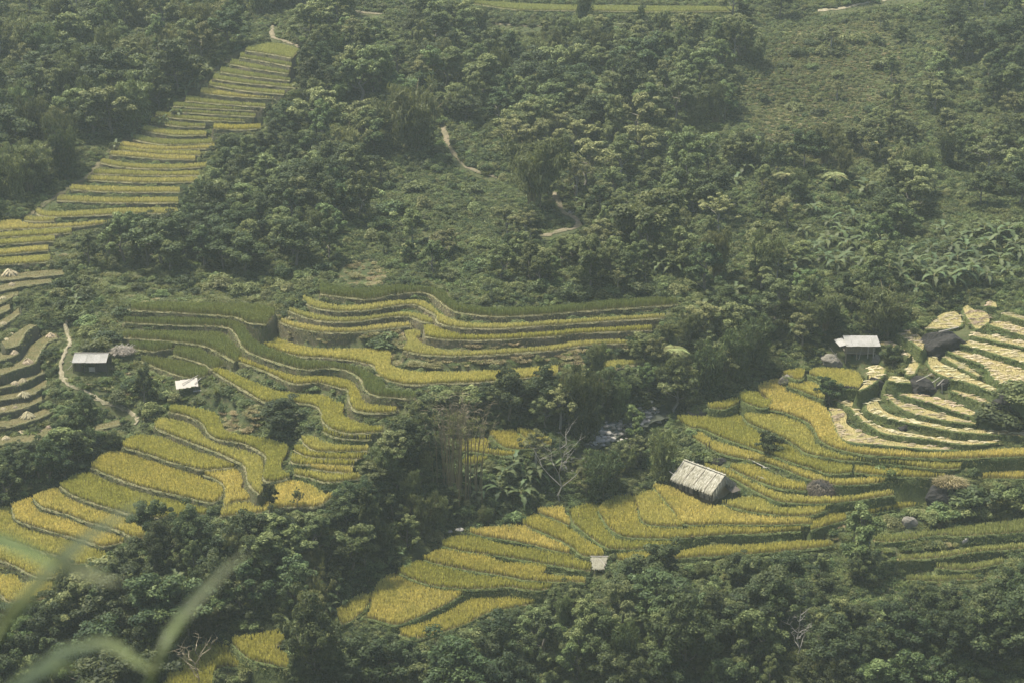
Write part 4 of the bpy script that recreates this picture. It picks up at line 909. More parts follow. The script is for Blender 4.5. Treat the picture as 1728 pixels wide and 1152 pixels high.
pole3((1573, 645), (1586, 636), (1580, 664), .05, 'short pale pole, left of a parallel pair on the pole-strewn boulder')
pole3((1582, 650), (1593, 639), (1585, 664), .06, 'short thick pale pole, right of a parallel pair on the pole-strewn boulder')
pole3((1589.5, 647), (1590, 666), (1590, 668), .06, 'upright pale post at the right foot of the pole-strewn boulder')
pole((1693, 652), (1713, 665), .6, .3, .07, 'pale plank leaning on the bank at the right of the straw terraces', name='plank', cat='plank')
pole((1262, 781), (1290, 792), .35, .3, .06, 'long pale pole lying on the bank above the olive plot', name='pole')
pole((1287, 794), (1298, 795), .35, .3, .06, 'short pale stick beside the long pole above the olive plot', name='pole')
pole((1279, 811), (1291, 816), .45, .4, .08, 'short pale plank on the bank below the olive plot', name='plank', cat='plank')
for x, hh, lab in ((1191.5, 1.25, 'shorter left one of two dark posts behind the thatched hut'), (1197, 1.4, 'taller right one of two dark posts behind the thatched hut')):
    p = hit(x, 764); tag(MB().tube([(0, 0, -.3), (0, 0, hh)], .05, 6).build('post', M['dark_wood'], None, p), lab, 'post')
p = hit(443, 178); tag(MB().tube([(0, 0, -.3), (.02, 0, .55)], .09, 6).build('marker_post', M['plank_pale'], None, p), 'pale short post at the right end of an upper flight terrace', 'post')
def straw_heap(px, py, wpx, label, tall=.6, name='straw_heap', mat='straw', n=260, group=None, dz=0):
    p = hit(px, py); p.z += dz; s = wpx / pxm(p) * .5; m = n; a = rng.random(m) * 6.28; q = rng.random(m) ** .5 * s * .55
    P = np.stack([np.cos(a) * q, np.sin(a) * q * .8, s * tall * 1.6 * (1 - (q / s) ** 1.2) * (.4 + .6 * rng.random(m))], 1)
    D = np.stack([np.cos(a) + rng.normal(0, .4, m), np.sin(a) + rng.normal(0, .4, m), -.5 - .5 * rng.random(m)], 1); D /= np.linalg.norm(D, axis=1)[:, None]
    V_, F_, ti = strands(P, D, s * (.4 + .4 * rng.random(m)), s * (.05 + .05 * rng.random(m))); tag(mobj(name, amesh(name, V_, F_, M[mat], {'tint': ti}), None, p), label, 'straw heap', group)
LSH = [(10, 740, 12), (36, 733, 15), (52, 730, 9), (66, 728, 9), (83, 722, 10), (47, 704, 20), (40, 669, 18), (26, 688, 7), (6, 690, 8), (26, 650, 12), (39, 644, 12), (47, 614, 16), (24, 597, 13), (11, 574, 8), (51, 580, 9), (63, 569, 8), (75, 566, 7), (20, 566, 9), (6, 548, 10), (16, 465, 22), (20, 482, 10), (5, 505, 10), (86, 569, 14)]
LST = sorted([t for t in terr if t['fl'] == 'LS'], key=lambda t: t['ord'])
for i, (x, y, w_) in enumerate(LSH):
    k = min(LST, key=lambda t: np.hypot(*(t['fpx'] - [x, y + 4]).T).min())['ord']
    straw_heap(x, y, w_ * 1.25, f"{'wide' if w_ > 13 else 'small' if w_ < 10 else 'middling'} pale straw heap, {ORD[k]} cut terrace from the top at the left edge", group='straw heaps on the left-edge terraces')
def haystack():
    b = hit(1388, 834); s = pxm(b); h = empty('haystack', (b.x, b.y + .9, b.z)); tag(h, 'large dark weathered haystack standing between two golden rice strips', 'haystack'); w_ = 27 / s; ht = 30 / s
    mobj('mound', rock_mesh('mound', 51, 'rock_dark', 3, .2), h, (0, 0, .05), 0, (w_ * .97, w_ * .8, ht * .98))
    m = 2600; u = rng.normal(size=(m, 3)); u[:, 2] = abs(u[:, 2]); u /= np.linalg.norm(u, axis=1)[:, None]; P = u * [w_ * .88, w_ * .74, ht * .68] + [0, 0, .05]
    D = np.stack([u[:, 0] * .6 + rng.normal(0, .4, m), u[:, 1] * .6 + rng.normal(0, .4, m), -.6 + rng.normal(0, .3, m)], 1); D /= np.linalg.norm(D, axis=1)[:, None]
    V_, F_, ti = strands(P, D, .25 + .3 * rng.random(m), .015 + .02 * rng.random(m)); mobj('straw', amesh('straw', V_, F_, M['haystack'], {'tint': ti}), h)['kind'] = 'stuff'
haystack()
if False: straw_heap(1388, 832, 54, 'large dark haystack standing between two golden rice strips', .85, 'haystack', 'haystack', 1500)
b_ = hit(1606, 846); n_ = 700; a_ = rng.random(n_) * 6.28; q_ = np.sqrt(rng.random(n_)) * 1.7; P_ = np.stack([np.cos(a_) * q_, np.sin(a_) * q_ * .7, -.5 * (q_ / 1.7) ** 2], 1)
V_, F_, hg, ti = blades(P_, .5 + .5 * rng.random(n_), .05 + .04 * rng.random(n_), a_ + rng.normal(0, .9, n_), .3 + .8 * rng.random(n_)); tag(mobj('dry_grass_clump', amesh('dry_grass_clump', V_, F_, M['dry_grass'], {'tint': ti}), None, (b_.x, b_.y + 1.2, b_.z + 1.75)), 'tousled clump of dry grass on top of the overgrown boulder at right', 'grass clump')
for q in ([(1360, 806), (1418, 806), (1418, 836), (1360, 836)], [(1578, 805), (1640, 805), (1640, 848), (1578, 848)]): keep_clear(q)
# ------------------------------------------------------------------ plants: one of each kind, then copies
def leafcloud(C, Rad, n, ll, lw, rnd, up=.55, droop=.25, shell=.7, squash=1.0, spread=1.0):
    """n leaves over each lobe (centre C, radius Rad)"""
    C = np.asarray(C, float); Rad = np.asarray(Rad, float); k = len(C); N_ = k * n
    u = rnd.normal(size=(N_, 3)); u /= np.linalg.norm(u, axis=1)[:, None]; u[:, 2] = np.where(u[:, 2] < -.35, -u[:, 2] * .6, u[:, 2]); u /= np.linalg.norm(u, axis=1)[:, None]
    rr = shell + (1.06 - shell) * rnd.random(N_) ** .7
    P = np.repeat(C, n, 0) + u * (np.repeat(Rad, n) * rr)[:, None] * np.array([1, 1, squash])
    nr = u * .7 + np.array([0, 0, up]) + rnd.normal(0, .45, (N_, 3)); nr /= np.linalg.norm(nr, axis=1)[:, None]
    d = np.cross(nr, rnd.normal(size=(N_, 3))); d /= np.linalg.norm(d, axis=1)[:, None]; d[:, 2] -= droop; d /= np.linalg.norm(d, axis=1)[:, None]
    s = np.cross(d, nr); s /= np.linalg.norm(s, axis=1)[:, None] + 1e-9
    L = (ll * (.65 + .7 * rnd.random(N_)))[:, None]; W_ = L * lw
    V = np.stack([P - d * L * .5, P + s * W_ * .5 + nr * L * .07, P + d * L * .5 - np.array([0, 0, 1]) * L * droop * .4, P - s * W_ * .5 + nr * L * .07], 1).reshape(-1, 3)
    F = np.arange(N_ * 4).reshape(-1, 4); ti = np.repeat(np.clip(np.repeat(rnd.normal(.45, .16, k), n) + rnd.normal(0, .2, N_), 0, 1), 4)
    return V, F, ti
def limb(mb, a, b, r0, r1, rnd, k=5, seg=4, wob=.08):
    a = np.array(a, float); b = np.array(b, float); L = np.linalg.norm(b - a); P = [a + (b - a) * i / seg + (rnd.normal(0, wob * L, 3) if 0 < i < seg else 0) for i in range(seg + 1)]
    mb.tube([tuple(p) for p in P], list(np.linspace(r0, r1, seg + 1)), k); return P
def make_broad(seed, mat, h=6.0, rad=2.3, lobes=44, n=170, ll=.25, lw=.55, low=.28, flat=.8, bark='bark', up=.55):
    """trunk, six to nine main limbs, and leaf clumps strung along the limbs' outer ends: an uneven crown"""
    rnd = np.random.default_rng(seed); mb = MB()
    top = np.array([rnd.normal(0, .3), rnd.normal(0, .3), h * .8]); T = limb(mb, (0, 0, -.4), top, .17, .05, rnd, 6, 6, .02); C = []; Rd = []
    nb = int(rnd.integers(7, 11))
    for i in range(nb):
        a = i * 2.4 + rnd.normal(0, .4); f = (i + .5) / nb; z0 = h * (low + (.72 - low) * f); s = np.array([top[0] * z0 / h, top[1] * z0 / h, z0 * .9]); L = rad * (1.05 - .55 * f ** 1.5) * (.7 + .55 * rnd.random())
        e_ = s + np.array([math.cos(a) * L, math.sin(a) * L, h * (.06 + .2 * rnd.random()) + .25 * L]); limb(mb, s, e_, .06, .018, rnd, 4, 3, .06)
        for k in range(max(3, lobes // (nb + 1))):
            u = .42 + .62 * rnd.random(); C.append(s + (e_ - s) * u + rnd.normal(0, .17 * rad, 3) * [1, 1, .7]); Rd.append(rad * (.13 + .17 * rnd.random()))
    for k in range(lobes // 5): C.append(top + rnd.normal(0, .2 * rad, 3) + [0, 0, .1 * h * rnd.random()]); Rd.append(rad * (.14 + .15 * rnd.random()))
    V, F, ti = leafcloud(np.array(C), np.array(Rd), n, ll, lw, rnd, up, .25, .35, flat)
    return mb.mesh('trunk', M[bark]), amesh('crown', V, F, M[mat], {'tint': ti})
def make_bamboo(seed, mat, h=7.0, culms=20, tufts=9, n=34, spread=1.5, ll=.5, bare=.3, w=.16, rr=.42):
    rnd = np.random.default_rng(seed); mb = MB(); C = []; Rd = []
    for i in range(culms):
        a = rnd.random() * 6.28; b0 = np.array([math.cos(a), math.sin(a), 0]) * rnd.random() * .55; out = np.array([math.cos(a), math.sin(a), 0]); sp = spread * (.35 + .8 * rnd.random()); hh = h * (.68 + .32 * rnd.random()) * (1 - .12 * sp / spread)
        P = []
        for s in np.linspace(0, 1, 8): P.append(b0 + out * sp * s ** 2.2 + np.array([0, 0, hh * (s - .13 * s ** 4)]) - np.array([0, 0, .3 * (s == 0)]))
        mb.tube([tuple(p) for p in P], list(np.linspace(.05, .012, 8)), 4)
        P = np.array(P)
        for k in range(tufts):
            s = bare + (1 - bare) * (k + rnd.random()) / tufts; f = s * 7; j = min(int(f), 6); p = P[j] * (1 - (f - j)) + P[j + 1] * (f - j); C.append(p + rnd.normal(0, .16 + .25 * (1 - s), 3)); Rd.append(rr * (.7 + .6 * rnd.random()) * (1.15 - .4 * s))
    V, F, ti = leafcloud(C, Rd, n, ll, w, rnd, .25, .85, .25, .95)
    return mb.mesh('culms', M['culm']), amesh('foliage', V, F, M[mat], {'tint': ti})
def make_shrub(seed, mat, rad=1.0, lobes=9, n=90, ll=.26, lw=.55, squash=.8):
    rnd = np.random.default_rng(seed); a = rnd.random(lobes) * 6.28; q = np.sqrt(rnd.random(lobes)) * rad * .75; C = np.stack([np.cos(a) * q, np.sin(a) * q, rad * (.25 + .6 * (1 - (q / rad) ** 2) * rnd.random(lobes))], 1)
    V, F, ti = leafcloud(C, rad * (.3 + .2 * rnd.random(lobes)), n, ll, lw, rnd, .6, .2, .6, squash); mb = MB()
    for i in range(4): limb(mb, (0, 0, -.2), C[i], .03, .012, rnd, 4, 2, .05)
    return mb.mesh('stems', M['bark']), amesh('foliage', V, F, M[mat], {'tint': ti})
def make_tuft(seed, mat, n=150, h=.8, rad=.5):
    rnd = np.random.default_rng(seed); a = rnd.random(n) * 6.28; q = np.sqrt(rnd.random(n)) * rad; P = np.stack([np.cos(a) * q, np.sin(a) * q, np.zeros(n) - .05], 1)
    V, F, hg, ti = blades(P, h * (.5 + .6 * rnd.random(n)), .05 + .05 * rnd.random(n), a + rnd.normal(0, .6, n), .3 + .7 * rnd.random(n), .5); return amesh('tuft', V, F, M[mat], {'tint': ti})
broad_p = [make_broad(1, 'leaf_dark', 6, 2.4, 60, 170, .25), make_broad(2, 'leaf_dark', 6, 2.7, 66, 160, .24, .6, .18, .75), make_broad(3, 'leaf_mid', 6, 2.3, 54, 170, .27, .5, .22), make_broad(4, 'leaf_mid', 6, 1.8, 46, 180, .22, .6, .12, .95),
           make_broad(5, 'leaf_olive', 6, 2.3, 46, 150, .25, .5, .25, .75), make_broad(6, 'leaf_mid', 6, 2.5, 44, 120, .36, .4, .3, .65, 'bark_pale'), make_broad(7, 'leaf_olive', 6, 2.0, 34, 150, .2, .6, .35, .7, 'bark_pale'), make_broad(8, 'leaf_dark', 6, 1.6, 50, 190, .22, .55, .06, 1.15)]
broad_w = ['dark leafy', 'spreading dark', 'bushy mid-green', 'narrow mid-green', 'pale olive', 'large-leaved', 'light feathery', 'tall ivy-clad']
bamboo_p = [make_bamboo(21, 'leaf_bamboo'), make_bamboo(22, 'leaf_bamboo', 7, 26, 8, 32, 2.0, .46, .15, .17, .48), make_bamboo(23, 'leaf_mid', 7, 22, 9, 34, 1.2, .42, .05, .18, .5), make_bamboo(24, 'leaf_bamboo', 7, 18, 9, 34, 1.7, .55, .4, .14, .42), make_bamboo(25, 'leaf_dark', 7, 24, 9, 34, 1.4, .42, .05, .18, .5)]
bamboo_w = ['plumed', 'wide arching', 'dense upright', 'loose drooping', 'dark drooping']
shrub_p = [make_shrub(31, 'leaf_mid', 1, 10, 130, .2), make_shrub(32, 'leaf_dark', 1, 11, 130, .2), make_shrub(33, 'leaf_olive', 1, 8, 130, .18), make_shrub(34, 'leaf_mid', 1, 7, 110, .26, .4), make_shrub(35, 'leaf_dark', 1, 9, 120, .23, .5)]
shrub_w = ['mid-green', 'dark', 'pale', 'coarse-leaved', 'glossy dark']
# banana: leaf meshes shared by all plants
def banana_leaf(seed, L=2.3, w_=.34, rise=1.0, arch=1.0):
    rnd = np.random.default_rng(seed); n = 11; V = []; s = np.linspace(0, 1, n)
    for i, u in enumerate(s):
        x = L * (u - .18 * arch * u ** 3); z = L * (rise * u * .85 - arch * .75 * u ** 2.2); ww = w_ * math.sin(math.pi * min(1, .12 + .93 * u) ** .75) if u > .12 else .05
        tear = 1 - .45 * (rnd.random() < .35); dz = ww * .35
        V += [(x, -ww * tear, z + dz - .12 * rnd.random()), (x, 0, z), (x + .04, ww * (1 - .45 * (rnd.random() < .35)), z + dz - .12 * rnd.random())]
    F = []
    for i in range(n - 1): F += [[3 * i, 3 * i + 3, 3 * i + 4, 3 * i + 1], [3 * i + 1, 3 * i + 4, 3 * i + 5, 3 * i + 2]]
    V = np.array(V); ti = np.where(np.arange(len(V)) % 3 == 1, .9, .3 + .35 * rnd.random(len(V))); return amesh('leaf', V, np.array(F), M['leaf_banana'], {'tint': ti})
bl = [banana_leaf(1, 2.4, .42, 1.0, .75), banana_leaf(2, 2.3, .44, .75, 1.0), banana_leaf(3, 2.2, .42, .4, 1.0), banana_leaf(4, 2.3, .38, 1.35, .45), banana_leaf(5, 1.9, .38, .05, 1.1)]
def make_banana(seed):
    rnd = random.Random(seed); r = empty('banana_plant'); hh = rnd.uniform(1.1, 1.9)
    MB().tube([(0, 0, -.3), (.03, 0, hh * .5), (0, .02, hh)], [.16, .13, .08], 6).build('stem', M['stem_banana'], r, smooth=True)
    k = rnd.choice((8, 9, 10)); a0 = rnd.random() * 6.28
    for i in range(k):
        kind = (0, 0, 1, 1, 1, 2, 2, 2, 4, 1)[i]; o = mobj('leaf', bl[kind], r, (0, 0, hh - .05 * i), a0 + i * 2.4 + rnd.uniform(-.3, .3), rnd.uniform(.85, 1.1)); o.rotation_euler[1] = rnd.uniform(-.12, .12)
    return r
def frond_mesh(seed, L=1.9):
    rnd = np.random.default_rng(seed); V = []; F = []; n = 22
    for i in range(n):
        u = (i + .5) / n; x = L * u; z = L * (.55 * u - .75 * u * u); w_ = .42 * math.sin(math.pi * (.08 + .9 * u)) ** .8
        for sd in (-1, 1):
            b = len(V); V += [(x - .03, 0, z), (x + .05, 0, z), (x + .16, sd * w_, z - .16 * w_ + rnd.normal(0, .02)), (x + .10, sd * w_, z - .16 * w_)]; F.append([b, b + 1, b + 2, b + 3])
    V = np.array(V); return amesh('frond', V, np.array(F), M['leaf_olive'], {'tint': np.repeat(.45 + .5 * rnd.random(len(F)), 4)})
fm = [frond_mesh(1), frond_mesh(2, 2.1)]
def make_fern(seed):
    rnd = random.Random(seed); r = empty('tree_fern'); hh = 2.2
    MB().tube([(0, 0, -.3), (.05, 0, hh * .5), (0, 0, hh)], [.13, .10, .09], 6).build('trunk', M['bark_dark'], r)
    for i in range(13): mobj('frond', fm[i % 2], r, (0, 0, hh - .02 * i), i * 2.4 + rnd.uniform(-.2, .2), rnd.uniform(.85, 1.05))
    return r
proto = {}
def tree_root(name, pair, parts):
    r = empty(name)
    for me, nm in zip(pair, parts): mobj(nm, me, r)
    return r
protos = {'broad': [('tree', p, ('trunk', 'crown')) for p in broad_p], 'bamboo': [('bamboo_clump', p, ('culms', 'foliage')) for p in bamboo_p], 'shrub': [('shrub', p, ('stems', 'foliage')) for p in shrub_p]}
REAL = {'broad': (6.0, 2.4), 'bamboo': (6.6, 2.0), 'shrub': (1.15, 1.0), 'banana': (3.2, 1.9), 'fern': (2.9, 1.7)}
ban_p = []; fern_p = []
placed = []       # x, y, r
def put(kind, var, loc, s, rz, label, cat, group, squ=1.0):
    if kind in protos:
        nm, pair, parts = protos[kind][var]; r = tree_root(nm, pair, parts)
    else:
        L = ban_p if kind == 'banana' else fern_p
        r = (make_banana if kind == 'banana' else make_fern)(int(rng.integers(1e6))) if len(L) < 5 else copy_tree(L[int(rng.integers(5))])
        if len(L) < 5: L.append(r)
    r.location = loc; r.rotation_euler = (0, 0, rz); r.scale = (s * squ, s * squ, s); tag(r, label, cat, group); placed.append((loc[0], loc[1], REAL[kind][1] * s * squ)); return r
# --- plants one can point to: kind, variant, base pixel, height in pixels, width factor, label
NOTED = [
 ('shrub', 1, 1700, 712, 34, 1.7, 'dark bush over the boulder cut off by the right edge'), ('shrub', 0, 1728, 690, 30, 1.7, 'mid-green bush at the right edge above the cut-off boulder'), ('shrub', 4, 1640, 850, 30, 1.5, 'dark bush right of the dry-grass boulder'),
 ('bamboo', 4, 985, 742, 140, 1.0, 'tall dark drooping bamboo clump standing beside the rocky stream'),
 ('bamboo', 2, 1118, 815, 105, 1.0, 'dark bamboo clump behind and left of the thatched hut'),
 ('bamboo', 4, 1015, 852, 105, 1.25, 'rounded dark bamboo clump right of the bare pale tree'),
 ('bamboo', 4, 1195, 672, 105, 1.1, 'dark bamboo clump left of the upper golden field, by the stream'),
 ('bamboo', 2, 1245, 645, 110, 1.0, 'upright bamboo clump at the head of the stream gully'),
 ('bamboo', 1, 1490, 566, 100, 1.35, 'broad dark bamboo thicket directly behind the stilted hut'),
 ('bamboo', 1, 700, 262, 140, 1.15, 'large bamboo clump left of the upper dirt track'),
 ('bamboo', 3, 900, 355, 150, 1.25, 'large pale bamboo clump with bare culms between the two dirt tracks'),
 ('bamboo', 1, 712, 908, 98, .8, 'olive bamboo clump at the upper left corner of the near spur'),
 ('bamboo', 3, 690, 862, 84, .8, 'pale grey-green bamboo at the foot of the bare culm stand'),
 ('bamboo', 0, 1010, 640, 70, .8, 'leaning bushy bamboo before the right end of the curved flight'),
 ('broad', 7, 315, 378, 58, .75, 'lone ivy-clad column of a tree at the foot of the upper flight'),
 ('broad', 0, 455, 866, 50, .62, 'small dark round tree on a thin trunk in the lower left fields'),
 ('broad', 6, 502, 864, 44, .6, 'sparse small tree right of the dark round one in the lower left fields'),
 ('broad', 0, 245, 682, 62, .75, 'dark tree between the tin-roofed hut and the tiny shelter'),
 ('broad', 1, 145, 750, 80, .82, 'big dark tree beside the footpath below the tin-roofed hut'),
 ('broad', 0, 1297, 776, 48, 1.15, 'round dark bush standing alone in the spur rice behind the hut'),
 ('broad', 0, 1397, 684, 46, 1.15, 'round dark bush at the left tip of the straw terraces'),
 ('broad', 0, 1505, 624, 42, 1.15, 'dark bush right of the stilted hut'),
 ('shrub', 3, 1503, 808, 22, 1.2, 'small pale bush on the bank right of the spur rice'),
 ('shrub', 1, 645, 588, 26, 1.3, 'low dark bush on the bank between two bends of the curved flight'),
 ('broad', 1, 478, 724, 46, 1.9, 'wide dark thicket on the mound above the lower left fields'),
 ('broad', 1, 532, 1168, 160, .66, 'big dark round tree at the bottom edge right of the small rice patch'),
 ('broad', 7, 612, 965, 150, .55, 'tall thin dark-trunked tree above the lower left thicket'),
 ('broad', 2, 1460, 960, 105, .9, 'bushy tree at the right end of the near spur'),
 ('broad', 4, 1440, 925, 62, .8, 'pale dry-leaved small tree at the right end of the near spur'),
 ('broad', 1, 835, 1122, 85, 1.1, 'dark round tree below the lowest spur field'),
 ('broad', 0, 1110, 1010, 95, 1.1, 'dark tree below the low shed'),
 ('broad', 4, 1050, 1075, 95, .9, 'pale green tree below and right of the low shed'),
 ('broad', 0, 255, 925, 82, 1.0, 'dark tree with its top against the lower left fields'),
 ('shrub', 0, 170, 975, 34, 1.3, 'bush at the right end of the bottom left terraces'),
 ('broad', 1, 330, 935, 80, 1.0, 'dark round tree right of the lower left terraces'),
 ('broad', 0, 860, 715, 90, 1.0, 'dark broad tree below the curved flight, left of the drooping bamboo'),
 ('broad', 1, 925, 700, 75, 1.0, 'dark low tree between the curved flight and the hollow'),
 ('broad', 1, 695, 795, 78, .9, 'big dark tree left of the bare bamboo stand'),
 ('broad', 2, 1075, 745, 60, .9, 'round tree overhanging the stream stones'),
 ('broad', 6, 905, 790, 68, 1.0, 'light feathery tree behind the bare pale tree')]
for kd, vr, px, py, hp, wf, lab in NOTED:
    b = hit(px, py, False); b.z = float(gz(b.x, b.y)); s = hp / pxm(b) / .95 / REAL[kd][0]; put(kd, vr, (b.x, b.y, b.z - .05), s, rng.random() * 6.28, lab, {'broad': 'tree', 'bamboo': 'bamboo', 'shrub': 'bush'}[kd], None, wf)
BAN = [(1580, 455, 40), (1605, 430, 40), (1630, 435, 40), (1650, 455, 42), (1625, 478, 42), (1575, 485, 40), (1700, 470, 42), (1712, 425, 40), (1680, 415, 38), (1640, 405, 38), (1540, 460, 38), (1520, 475, 38), (1395, 420, 38), (1420, 405, 36), (1390, 445, 38), (1425, 445, 38), (1355, 400, 34), (1440, 380, 34), (1665, 480, 40), (845, 840, 44), (800, 815, 40), (890, 825, 40), (808, 848, 46), (880, 850, 52), (905, 812, 44), (852, 815, 42), (935, 800, 36), (868, 790, 34), (835, 870, 36), (762, 880, 34), (395, 935, 46), (375, 965, 42), (430, 915, 40), (228, 1010, 50), (285, 1030, 46), (300, 990, 40), (490, 1070, 46), (255, 1050, 40), (350, 1010, 40), (560, 930, 36), (640, 905, 38),
       (1640, 470, 44), (1600, 488, 44), (1685, 452, 42), (1560, 470, 42), (1500, 462, 40), (1460, 455, 40), (1410, 458, 42), (1378, 430, 42), (1345, 455, 38), (1620, 412, 38), (1700, 405, 40), (1570, 430, 40), (1530, 440, 38), (1665, 430, 40), (1615, 450, 42), (1430, 425, 36), (1370, 365, 34), (1400, 385, 34), (1480, 420, 34), (1660, 400, 38), (1720, 440, 40), (1390, 330, 26), (1590, 400, 34), (1545, 500, 36), (1180, 540, 36), (1215, 520, 34), (1240, 500, 32),
       (330, 150, 30), (350, 128, 30), (315, 165, 28), (365, 112, 28), (300, 200, 30), (285, 185, 26), (335, 35, 26), (275, 215, 26), (400, 70, 26), (345, 30, 24), (195, 255, 24), (225, 235, 24), (120, 500, 22), (128, 520, 24), (570, 365, 26), (585, 345, 26), (1290, 270, 26), (1080, 640, 30), (1120, 600, 26)]
def banlab(x, y):
    def cell(x0, x1, y0, y1):
        u = (x - x0) / (x1 - x0); v = (y - y0) / (y1 - y0)
        return ('back' if v < .34 else 'front' if v > .67 else 'middle') + ' row, ' + ('far left' if u < .2 else 'left' if u < .4 else 'centre' if u < .6 else 'right' if u < .8 else 'far right')
    if y > 890 or (x < 700 and y > 850): return 'broad-leaved banana plant, ' + cell(220, 650, 900, 1075) + ', in the lower left thicket'
    if 740 < x < 950: return 'broad-leaved banana plant, ' + cell(760, 940, 785, 880) + ', beside the bare pale tree'
    if x > 1500: return 'broad-leaved banana plant, ' + cell(1500, 1725, 398, 502) + ', in the grove above the boulders'
    if x > 1300: return 'broad-leaved banana plant, ' + cell(1340, 1500, 325, 465) + ', in the grove above the stilted hut'
    if x < 420 and y < 270: return 'pale banana plant, ' + cell(190, 405, 25, 260) + ', left of the upper flight'
    if x < 200: return 'small banana plant, ' + cell(118, 130, 495, 525) + ', above the footpath at left'
    return 'small banana plant, ' + cell(560, 1300, 265, 645) + ', among trees of the middle hillside'
for x, y, hp in BAN:
    b = hit(x, y, False); s = hp / pxm(b) / 3.0 * rng.uniform(.85, 1.2); lab = banlab(x, y); put('banana', 0, (b.x, b.y, float(gz(b.x, b.y)) - .05), s, rng.random() * 6.28, lab, 'banana plant', 'banana plants' + lab.split('plant')[1])
for x, y, hp, lab in ((1325, 322, 38, 'spreading tree fern at the foot of the hillside clearing'), (1408, 322, 36, 'second tree fern, right of the spreading one below the clearing'), (330, 92, 30, 'tree fern high on the left of the upper flight'), (325, 132, 30, 'pale spreading tree fern beside the upper flight'), (1135, 620, 40, 'tree fern at the right end of the curved flight'), (590, 348, 34, 'tree fern among dark trees left of the middle hillside'), (300, 385, 26, 'small tree fern at the foot of the upper flight')):
    b = hit(x, y, False); put('fern', 0, (b.x, b.y, float(gz(b.x, b.y))), hp / pxm(b) / 2.9, rng.random() * 6.28, lab, 'tree fern', None)
# --- bare trees and the bare bamboo stand
def bare_tree(px, py, hp, mat, label, seed, spread=.45):
    b = hit(px, py, False); h = hp / pxm(b); r = empty('bare_tree', (b.x, b.y, float(gz(b.x, b.y)) - .1)); tag(r, label, 'tree'); rnd = np.random.default_rng(seed)
    mb = MB(); T = limb(mb, (0, 0, 0), (rnd.normal(0, .1), 0, h), .035 * h ** .6, .012, rnd, 6, 7, .02); mb.build('trunk', M[mat], r)
    for i in range(9):
        s = np.array(T[2 + i % 5]); a = rnd.random() * 6.28; L = h * spread * (1.1 - .09 * (i % 5)) * (.7 + .5 * rnd.random()); e_ = s + np.array([math.cos(a) * .8, math.sin(a) * .5, .75]) * L; mb = MB(); B = limb(mb, s, e_, .055, .014, rnd, 5, 4, .05)
        for q in (2, 3, 4, 4, 3):
            s2 = np.array(B[q]); limb(mb, s2, s2 + (rnd.normal(size=3) * [1, .6, .5] + [0, 0, .5]) * L * .3, .02, .007, rnd, 4, 2, .05)
        mb.build('branch', M[mat], r)
    return r
bare_tree(945, 856, 122, 'bark_pale', 'bare pale tree with upswept branches above the near spur', 5, .5)
bare_tree(336, 1168, 92, 'twig', 'leafless brown tree in front of the small rice patch at the bottom edge', 9, .5)
bare_tree(1345, 1120, 105, 'bark_pale', 'thin bare sapling in the trees below the near spur', 12, .25)
def culm_stand():
    b = hit(772, 838, False); s = pxm(b); z = float(gz(b.x, b.y)); r = empty('bare_bamboo_stand', (b.x, b.y, z)); tag(r, 'stand of tall bare brown bamboo culms left of the hollow', 'bamboo'); rnd = np.random.default_rng(4); h = 168 / s / .95; tips = []
    for i in range(44):
        x, y = rnd.normal(0, 1.25), rnd.normal(0, .8); hh = h * (.75 + .25 * rnd.random()); dx, dy = rnd.normal(0, .5) + x * .35, rnd.normal(0, .4); P = [(x + dx * u ** 2.5, y + dy * u ** 2.5, hh * u - .3 * (u == 0)) for u in np.linspace(0, 1, 6)]
        MB().tube(P, list(np.linspace(.07, .02, 6)), 5).build('culm', M['culm'], r); tips.append(P)
    mb = MB()
    for P in tips:
        P = np.array(P)
        for k in range(16):
            f = 2.9 + 2.4 * rnd.random(); j = min(int(f), 4); p = P[j] * (1 - f + j) + P[j + 1] * (f - j); d = rnd.normal(size=3) * [.6, .5, .35] + [0, 0, .25]; mb.tube([tuple(p), tuple(p + d * .55), tuple(p + d * .9 + [0, 0, -.15])], [.014, .010, .006], 3, False)
    mb.build('twigs', M['twig'], r)['kind'] = 'stuff'
    C = np.array([np.array(P)[4] + rnd.normal(0, .5, 3) for P in tips]); V, F, ti = leafcloud(C, np.full(len(C), .5), 26, .4, .15, rnd, .2, .7, .2); mobj('foliage', amesh('foliage', V, F, M['leaf_bamboo'], {'tint': ti}), r)
    placed.append((b.x, b.y, 2.2))
culm_stand()
